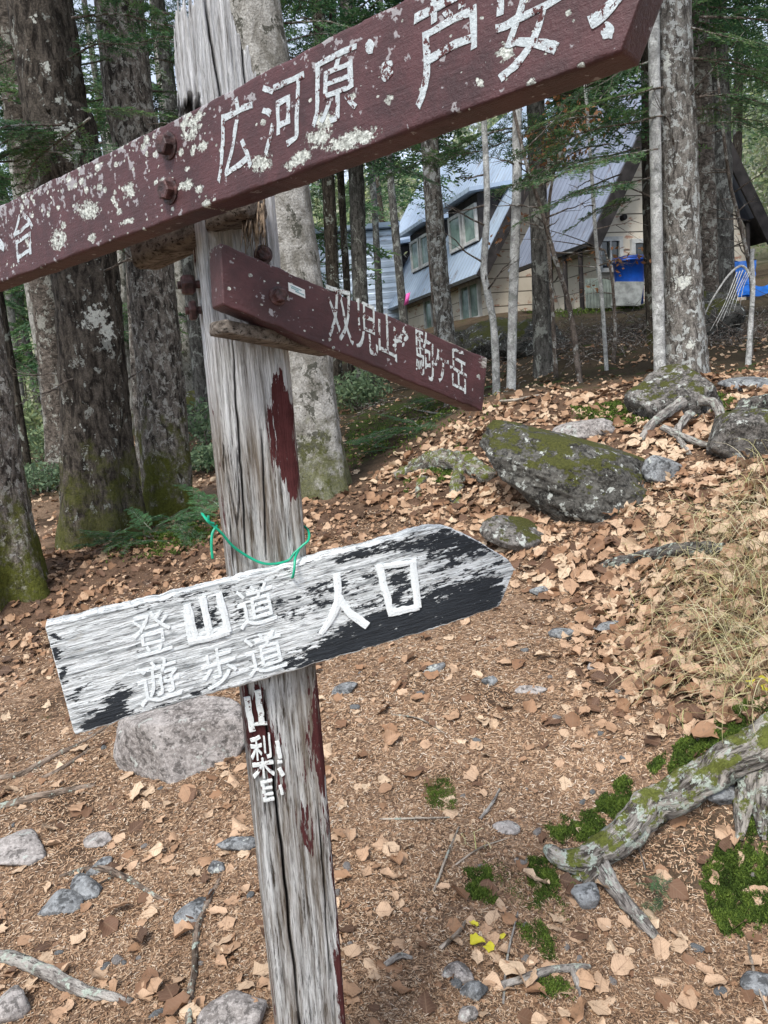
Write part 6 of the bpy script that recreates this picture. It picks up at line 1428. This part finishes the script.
def seedling(px, py, n, s_, label, seed, mat=M_FIRYOUNG, name='fir_seedling', Y=None):
    p = G(px, py) if Y is None else base_at(px, py, Y); g = np.random.default_rng(seed)
    sp_ = [(np.array([g.normal(0, s_ * .25), g.normal(0, s_ * .2), g.uniform(.02, .12)]), g.uniform(0, 6.28), g.uniform(-.1, .5), s_ * g.uniform(.6, 1.1)) for _ in range(n)]
    me = crown_mesh('fronds', sp_, SPRAY, seed); me.materials[0] = mat; root = empty(name, p, label, name.replace('_', ' ')); link('fronds', me, None, root)
for i, (x, y, n, s_, lab) in enumerate([(110, 552, 9, .42, 'low fir seedling spreading at the foot of the dark trunk'), (150, 543, 10, .42, 'fir seedling in front of the mossy trunk'), (188, 538, 8, .38, 'fir seedling right of the mossy trunk foot'), (170, 530, 6, .36, 'darker fir seedling close to the mossy trunk'),
                                (60, 472, 9, .55, 'fir seedling in the shade beyond the dark trunk'), (208, 470, 12, .8, 'fir seedling half hidden behind the post'), (222, 520, 8, .45, 'fir seedling just left of the pale trunk'), (400, 440, 10, .5, 'fir seedling on the dark forest floor under the middle board'), (440, 405, 9, .5, 'small fir seedling left of the kinked sapling'), (375, 455, 8, .4, 'fir seedling right of the pale trunk')]):
    seedling(x, y, n, s_, lab, 700 + i)
seedling(658, 902, 9, .075, 'tiny bright green seedling under the lichen root', 750)

# ------------------------------------------------------------------ leaf litter
def leaf_template(seed, elong=1.0):
    g = np.random.default_rng(seed); t = np.array([0, .12, .3, .48, .66, .82, .93, 1.0]); wd = np.array([0.015, .22, .36, .38, .31, .19, .08, 0.005]) / elong
    fold, curl, twist = g.uniform(-.5, .8), g.uniform(-1.6, 2.2), g.uniform(-.9, .9); bend = g.uniform(-.25, .25); P_ = []
    for k, (a, b) in enumerate(zip(t, wd)):
        jag = 1 + g.uniform(-.14, .14)
        for s_ in (-1, -.5, 0, .5, 1):
            y = s_ * b * jag * (1 + .15 * g.normal() * (abs(s_) == 1)); z = fold * abs(y) + .22 * curl * (a - .5) ** 2 + twist * y * (a - .5) + .04 * g.normal() * (abs(s_) == 1)
            P_.append((a - .5, y + bend * (a - .5) ** 2 + .02 * g.normal(), z + .05 * g.normal() * abs(s_)))
    return np.array(P_), grid_faces(8, 5)
LT = [leaf_template(800 + k, (1.0, 1.25, .9)[k % 3]) for k in range(14)]
def pick(n, seed, poly=None, rmin=1.2, rmax=9, pmin=-0.85, pmax=0.75):
    g = np.random.default_rng(seed); r = np.exp(g.uniform(math.log(rmin), math.log(rmax), n)); th = g.uniform(pmin, pmax, n); return r * np.sin(th), r * np.cos(th), g
def normals(x, y, e=.03):
    hx = (Hs(x + e, y) - Hs(x - e, y)) / (2 * e); hy = (Hs(x, y + e) - Hs(x, y - e)) / (2 * e); n = np.stack([-hx, -hy, np.ones_like(hx)], -1); return n / np.linalg.norm(n, axis=-1)[..., None]
def scatter_leaves(name, x, y, size, tint, seed, lift=0.0):
    g = np.random.default_rng(seed); n = len(x); z = H(x, y); N = normals(x, y); N = N + g.normal(0, .34, (n, 3)); N /= np.linalg.norm(N, axis=1)[:, None]
    d = g.normal(size=(n, 3)); d -= (d * N).sum(1)[:, None] * N; d /= np.linalg.norm(d, axis=1)[:, None]; b = np.cross(N, d); V, F, T, LPs = [], [], [], []; vb = 0
    which = g.integers(len(LT), size=n); flip = g.choice([-1, 1], n)
    for k, (P_, q) in enumerate(LT):
        i = np.where(which == k)[0]
        if not len(i): continue
        L = P_[None] * size[i][:, None, None]; W = L[..., 0:1] * d[i][:, None] + L[..., 1:2] * b[i][:, None] + L[..., 2:3] * N[i][:, None] * flip[i][:, None, None]
        W = W + np.stack([x[i], y[i], z[i] + lift + size[i] * (.08 + .22 * g.random(len(i)))], -1)[:, None]
        V.append(W.reshape(-1, 3)); F.append((q[None] + (np.arange(len(i)) * 40)[:, None, None]).reshape(-1, 4) + vb); T.append(np.repeat(tint[i], 40)); LPs.append(np.tile(P_, (len(i), 1)) + np.repeat(g.uniform(0, 30, (len(i), 1)), 40, 0) * np.array([[0, 0, 1]])); vb += len(i) * 40
    return mesh_np(name, np.concatenate(V), [np.concatenate(F)], dict(tint=np.concatenate(T), lp=np.concatenate(LPs)))
def litter():
    x, y, g = pick(120000, 901, rmin=1.4, rmax=16)
    inR = polysd(x, y, LEAF_R); inL = polysd(x, y, LEAF_L); r = np.hypot(x, y)
    nz = fbm(x * 1.3, y * 1.3, 0, 15, 3)
    dens = np.clip(inR / .3 + .55 + nz * .7, 0.0, 1) * .46
    dens = np.maximum(dens, np.clip(inL / .3 + .6 + nz, 0.0, 1) * .42)
    dens = np.maximum(dens, .012 + .018 * np.clip(nz * 2 + .4, 0, 1))
    dens = np.where(r < 2.0, dens * .7, dens)
    dens = np.where(polysd(x, y, DARKF) > .2, .10 + .25 * np.clip(nz * 2, 0, 1), dens); dens = np.where((r > 4.8) & (x < -.4), np.maximum(dens, .22 + .25 * np.clip(nz * 2, 0, 1)), dens)
    k = g.random(len(x)) < dens; x, y, r = x[k], y[k], r[k]; n = len(x)
    size = np.clip(g.lognormal(math.log(.046), .38, n), .016, .085)
    size = np.where((polysd(x, y, LEAF_R) > 0) & (r > 3), size * 1.42, size * 1.08)
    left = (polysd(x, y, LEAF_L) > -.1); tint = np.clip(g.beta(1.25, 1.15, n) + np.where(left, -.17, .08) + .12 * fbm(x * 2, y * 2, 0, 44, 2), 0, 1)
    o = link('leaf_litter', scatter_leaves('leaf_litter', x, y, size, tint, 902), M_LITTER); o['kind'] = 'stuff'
    # broken crumbs of leaf everywhere
    x, y, g = pick(90000, 905, rmin=1.2, rmax=7); n = len(x); k = polysd(x, y, DARKF) < .1; x, y = x[k], y[k]; n = len(x)
    o = link('leaf_crumbs', scatter_leaves('leaf_crumbs', x, y, g.uniform(.004, .018, n) * np.clip(g.random(n) * 1.3, .4, 1.3), np.clip(g.beta(1.2, 1.3, n), 0, 1), 906, -.001), M_LITTER); o['kind'] = 'stuff'
    # needles
    x, y, g = pick(300000, 907, rmin=1.15, rmax=5.5); n = len(x); z = H(x, y); N = normals(x, y); a = g.uniform(0, 6.28, n); d = np.c_[np.cos(a), np.sin(a), g.normal(0, .22, n)]; d -= (d * N).sum(1)[:, None] * N * .8
    d /= np.linalg.norm(d, axis=1)[:, None]; b = np.cross(N, d); r = np.hypot(x, y); l = (g.uniform(.0035, .0095, n) * np.clip(r / 2.2, .9, 1.6))[:, None]; wd = (g.uniform(.0006, .0012, n) * np.clip(r / 1.8, .9, 2))[:, None]
    c = np.stack([x, y, z + .002 + .004 * g.random(n)], -1); Q = np.stack([c - d * l - b * wd, c - d * l + b * wd, c + d * l + b * wd, c + d * l - b * wd], 1)
    o = link('needle_litter', mesh_np('needle_litter', Q.reshape(-1, 3), [np.arange(n * 4).reshape(-1, 4)], dict(tint=np.repeat(np.clip(g.beta(1.25, 1.6, n) + .14 * fbm(x * 3, y * 3, 0, 77, 3), 0, 1), 4)), False), M_NEEDLE); o['kind'] = 'stuff'
litter()
# the separate leaves lying nearest on the trail
INDIV = []
for k in range(12):
    P_, q = LT[k]
    for j, (lo, hi) in enumerate([(.05, .3), (.4, .65), (.7, .95)]):
        me = mesh_np('fallen_leaf', P_ * np.array([1, 1, .9]), [q], dict(tint=np.full(40, lo + (hi - lo) * ((k * 7) % 12) / 11), lp=P_ + np.array([0, 0, k * 3.7 + j]))); me.materials.append(M_LITTER); INDIV.append((me, j))
LL = ['dark brown curled leaf lying on the needle covered trail', 'reddish tan dead leaf lying on the needle covered trail', 'pale tan dead leaf lying on the needle covered trail']
g_ = np.random.default_rng(12); k = 0; tries = 0
while k < 250 and tries < 5000:
    tries += 1; px, py = g_.uniform(-5, 775), 620 + 410 * g_.random() ** .9
    p = G(px, py); 
    if inside(np.array(p[0]), np.array(p[1]), LEAF_R) and g_.random() < .55: continue
    if fbm(p[0] * 2.2, p[1] * 2.2, 0, 15, 3) < g_.uniform(-.7, .2): continue
    j = g_.choice([0, 1, 2, 2, 2, 2]); me = [m for m, jj in INDIV if jj == j][g_.integers(12)]
    o = link('fallen_leaf', me, None, None, p + np.array([0, 0, .008])); s_ = g_.uniform(.045, .078); o.scale = (s_ * g_.uniform(.8, 1.1), s_ * g_.uniform(.8, 1.2), s_ * .8)
    nv = Vector(normals(np.array(p[0]), np.array(p[1]))); o.rotation_mode = 'QUATERNION'; o.rotation_quaternion = (nv + Vector(g_.normal(0, .18, 3))).to_track_quat('Z', 'Y') @ Matrix.Rotation(g_.uniform(0, 6.28), 3, 'Z').to_quaternion()
    tag(o, LL[j], 'leaf', ['dark curled leaves on the trail', 'reddish leaves on the trail', 'pale tan leaves on the trail'][j]); k += 1
M_YEL = leafmat('yellow_leaf', [(0.5, 0.46, 0.03), (0.62, 0.56, 0.06)], transl=.2, var=.1)
for i, (x, y, s_, lab) in enumerate([(478, 946, .045, 'larger bright yellow leaf near the bottom of the path'), (490, 951, .04, 'bright yellow leaf overlapping a larger yellow leaf'), (474, 928, .03, 'small yellow green leaf above the bright yellow pair'), (501, 938, .03, 'small yellow leaf right of the bright yellow pair'), (758, 688, .11, 'large yellow leaf at the right edge of the slope')]):
    p = G(x, y); me = mesh_np('fallen_leaf', LT[i + 2][0], [LT[i + 2][1]], dict(tint=np.full(40, .3 + .2 * i))); o = link('fallen_leaf', me, M_YEL, None, p + np.array([0, 0, .012])); o.scale = (s_,) * 3; o.rotation_euler = (.1, -.1, i * 1.3); tag(o, lab, 'leaf')
# ------------------------------------------------------------------ moss
def moss():
    Q, Tn = [], []; g = np.random.default_rng(31)
    for (poly, n, hgt) in [([(700, 862), (735, 848), (790, 850), (790, 925), (745, 940), (712, 915)], 15000, .016), ([(600, 812), (640, 775), (690, 738), (740, 708), (775, 700), (775, 728), (700, 765), (650, 800), (612, 826)], 14000, .016), ([(545, 830), (590, 812), (612, 826), (560, 845)], 2500, .013), ([(462, 870), (490, 868), (494, 905), (470, 905)], 2200, .011),
                           ([(525, 862), (552, 858), (560, 900), (535, 905)], 2600, .012), ([(425, 785), (452, 775), (456, 805), (432, 812)], 1500, .009), ([(528, 905), (560, 940), (545, 960), (520, 940)], 1600, .010), ([(535, 975), (570, 985), (575, 1003), (545, 998)], 900, .010), ([(575, 420), (600, 405), (650, 400), (730, 398), (735, 408), (690, 415), (640, 425), (590, 428)], 9000, .03), ([(400, 470), (440, 455), (475, 462), (470, 475), (420, 482)], 3500, .025), ([(480, 860), (545, 870), (570, 930), (500, 900)], 500, .009), ([(120, 540), (195, 525), (215, 540), (150, 560)], 2500, .03), ([(340, 474), (395, 446), (430, 425), (475, 400), (440, 396), (370, 420)], 2200, .04), ([(560, 311), (600, 305), (645, 302), (645, 310), (600, 314), (560, 318)], 4000, .07)]:
        W = np.array([G(*p)[:2] for p in poly]); lo, hi = W.min(0), W.max(0); x = g.uniform(lo[0], hi[0], n * 3); y = g.uniform(lo[1], hi[1], n * 3)
        sd_ = polysd(x, y, [tuple(k) for k in W]); sc_ = np.linalg.norm(hi - lo); k = (sd_ / sc_ * 3 + .2 + 1.2 * fbm(x * 22, y * 22, 0, 3, 4)) > g.random(n * 3) ** 1.5 * .95; x, y = x[k][:n], y[k][:n]; n = len(x)
        cl = fbm(x * 38, y * 38, 0, 7, 3); mound = np.clip(.5 + cl, 0, 1.2); z = H(x, y) + hgt * (.9 * mound - .1)
        for j in range(3):
            d = g.normal(0, .55, (n, 3)); d[:, 2] = np.abs(d[:, 2]) * .4 + .7; d /= np.linalg.norm(d, axis=1)[:, None]; b = np.cross(d, g.normal(size=(n, 3))); b /= np.linalg.norm(b, axis=1)[:, None]
            l = hgt * g.uniform(.3, .75, (n, 1)); wd = hgt * .12; c = np.stack([x, y, z], -1) + g.normal(0, .003, (n, 3)); Q.append(np.stack([c - b * wd, c + b * wd, c + d * l + b * wd * .5, c + d * l - b * wd * .5], 1)); Tn.append(np.clip(.45 + .5 * cl + g.normal(0, .2, n), 0, 1))
    Q = np.concatenate(Q); o = link('moss', mesh_np('moss', Q.reshape(-1, 3), [np.arange(len(Q) * 4).reshape(-1, 4)], dict(tint=np.repeat(np.concatenate(Tn), 4)), False), M_MOSS); o['kind'] = 'stuff'
moss()
# ------------------------------------------------------------------ dry grass at the right
def grass():
    g = np.random.default_rng(63); mb_v, mb_f, tt = [], [], []; vb = 0
    for (cx, cy, n, L, sx, sy) in [(752, 560, 150, .42, 26, 40), (735, 610, 160, .38, 32, 34), (690, 560, 40, .32, 22, 40), (760, 500, 120, .4, 18, 30), (700, 590, 110, .32, 28, 30), (755, 660, 170, .34, 24, 30), (690, 650, 90, .28, 30, 30), (650, 640, 40, .22, 30, 26), (735, 700, 60, .25, 30, 14), (800, 600, 160, .42, 24, 60), (660, 545, 20, .25, 20, 20), (480, 842, 8, .08, 10, 10)]:
        for k in range(n):
            p = G(cx + g.normal(0, sx), min(max(cy + g.normal(0, sy), 440), 1000)); az = g.normal(math.pi * 1.08, 1.0); l = L * g.uniform(.45, 1.15); h = l * g.uniform(.3, .85); t = np.linspace(0, 1, 9); out = l * (t ** 1.4) * g.uniform(.5, 1)
            zz = h * (1.9 * t - (1.05 + .8 * g.random()) * t ** 2) + .012 * fbm(t * 4, k * 3.1, cx, 5, 2); kk = g.integers(3, 8); kink = np.where(np.arange(9) >= kk, g.normal(0, .7) * (g.random() < .4), 0); zz = zz - np.abs(kink) * np.clip(t - t[kk], 0, 1) * l * .8; bend = az + g.normal(0, .5) * t + kink * .6; P_ = p + np.c_[np.cos(bend) * out, np.sin(bend) * out, zz]
            P_[:, 2] = np.maximum(P_[:, 2], p[2] + .004); wd = .0019 * g.uniform(.6, 1.3) * (1 - t ** 2 * .92); sdv = np.c_[-np.sin(bend), np.cos(bend), 0 * t + .3 * g.normal()]
            mb_v.append(np.stack([P_ - sdv * wd[:, None], P_ + sdv * wd[:, None]], 1).reshape(-1, 3)); mb_f.append(grid_faces(9, 2) + vb); vb += 18; tt.append(np.full(18, g.random()))
    o = link('dry_grass', mesh_np('dry_grass', np.concatenate(mb_v), [np.concatenate(mb_f)], dict(tint=np.concatenate(tt))), M_GRASS); o['kind'] = 'stuff'
grass()

for i, (x, y, Y, r, h, t0, lab) in enumerate([(40, 490, 9.5, .55, .4, .05, 'low brown green bush between the left trunks'), (85, 462, 12.5, .5, .7, .3, 'green bush just left of the thick dark trunk'), (215, 495, 9, .35, .35, .1, 'dark low bush behind the grey post'), (360, 405, 13, .6, .7, .15, 'dark bush below the pale blue shed'), (420, 385, 14, .6, .6, .2, 'green bush behind the tip of the middle board'),
                              (8, 330, 20, 1.0, 2.4, .45, 'pale green bush behind the slim sapling at far left')]):
    shrub(x, y, Y, r, h, t0, 1100, .035 if Y < 11 else .05, lab, seed=640 + i)
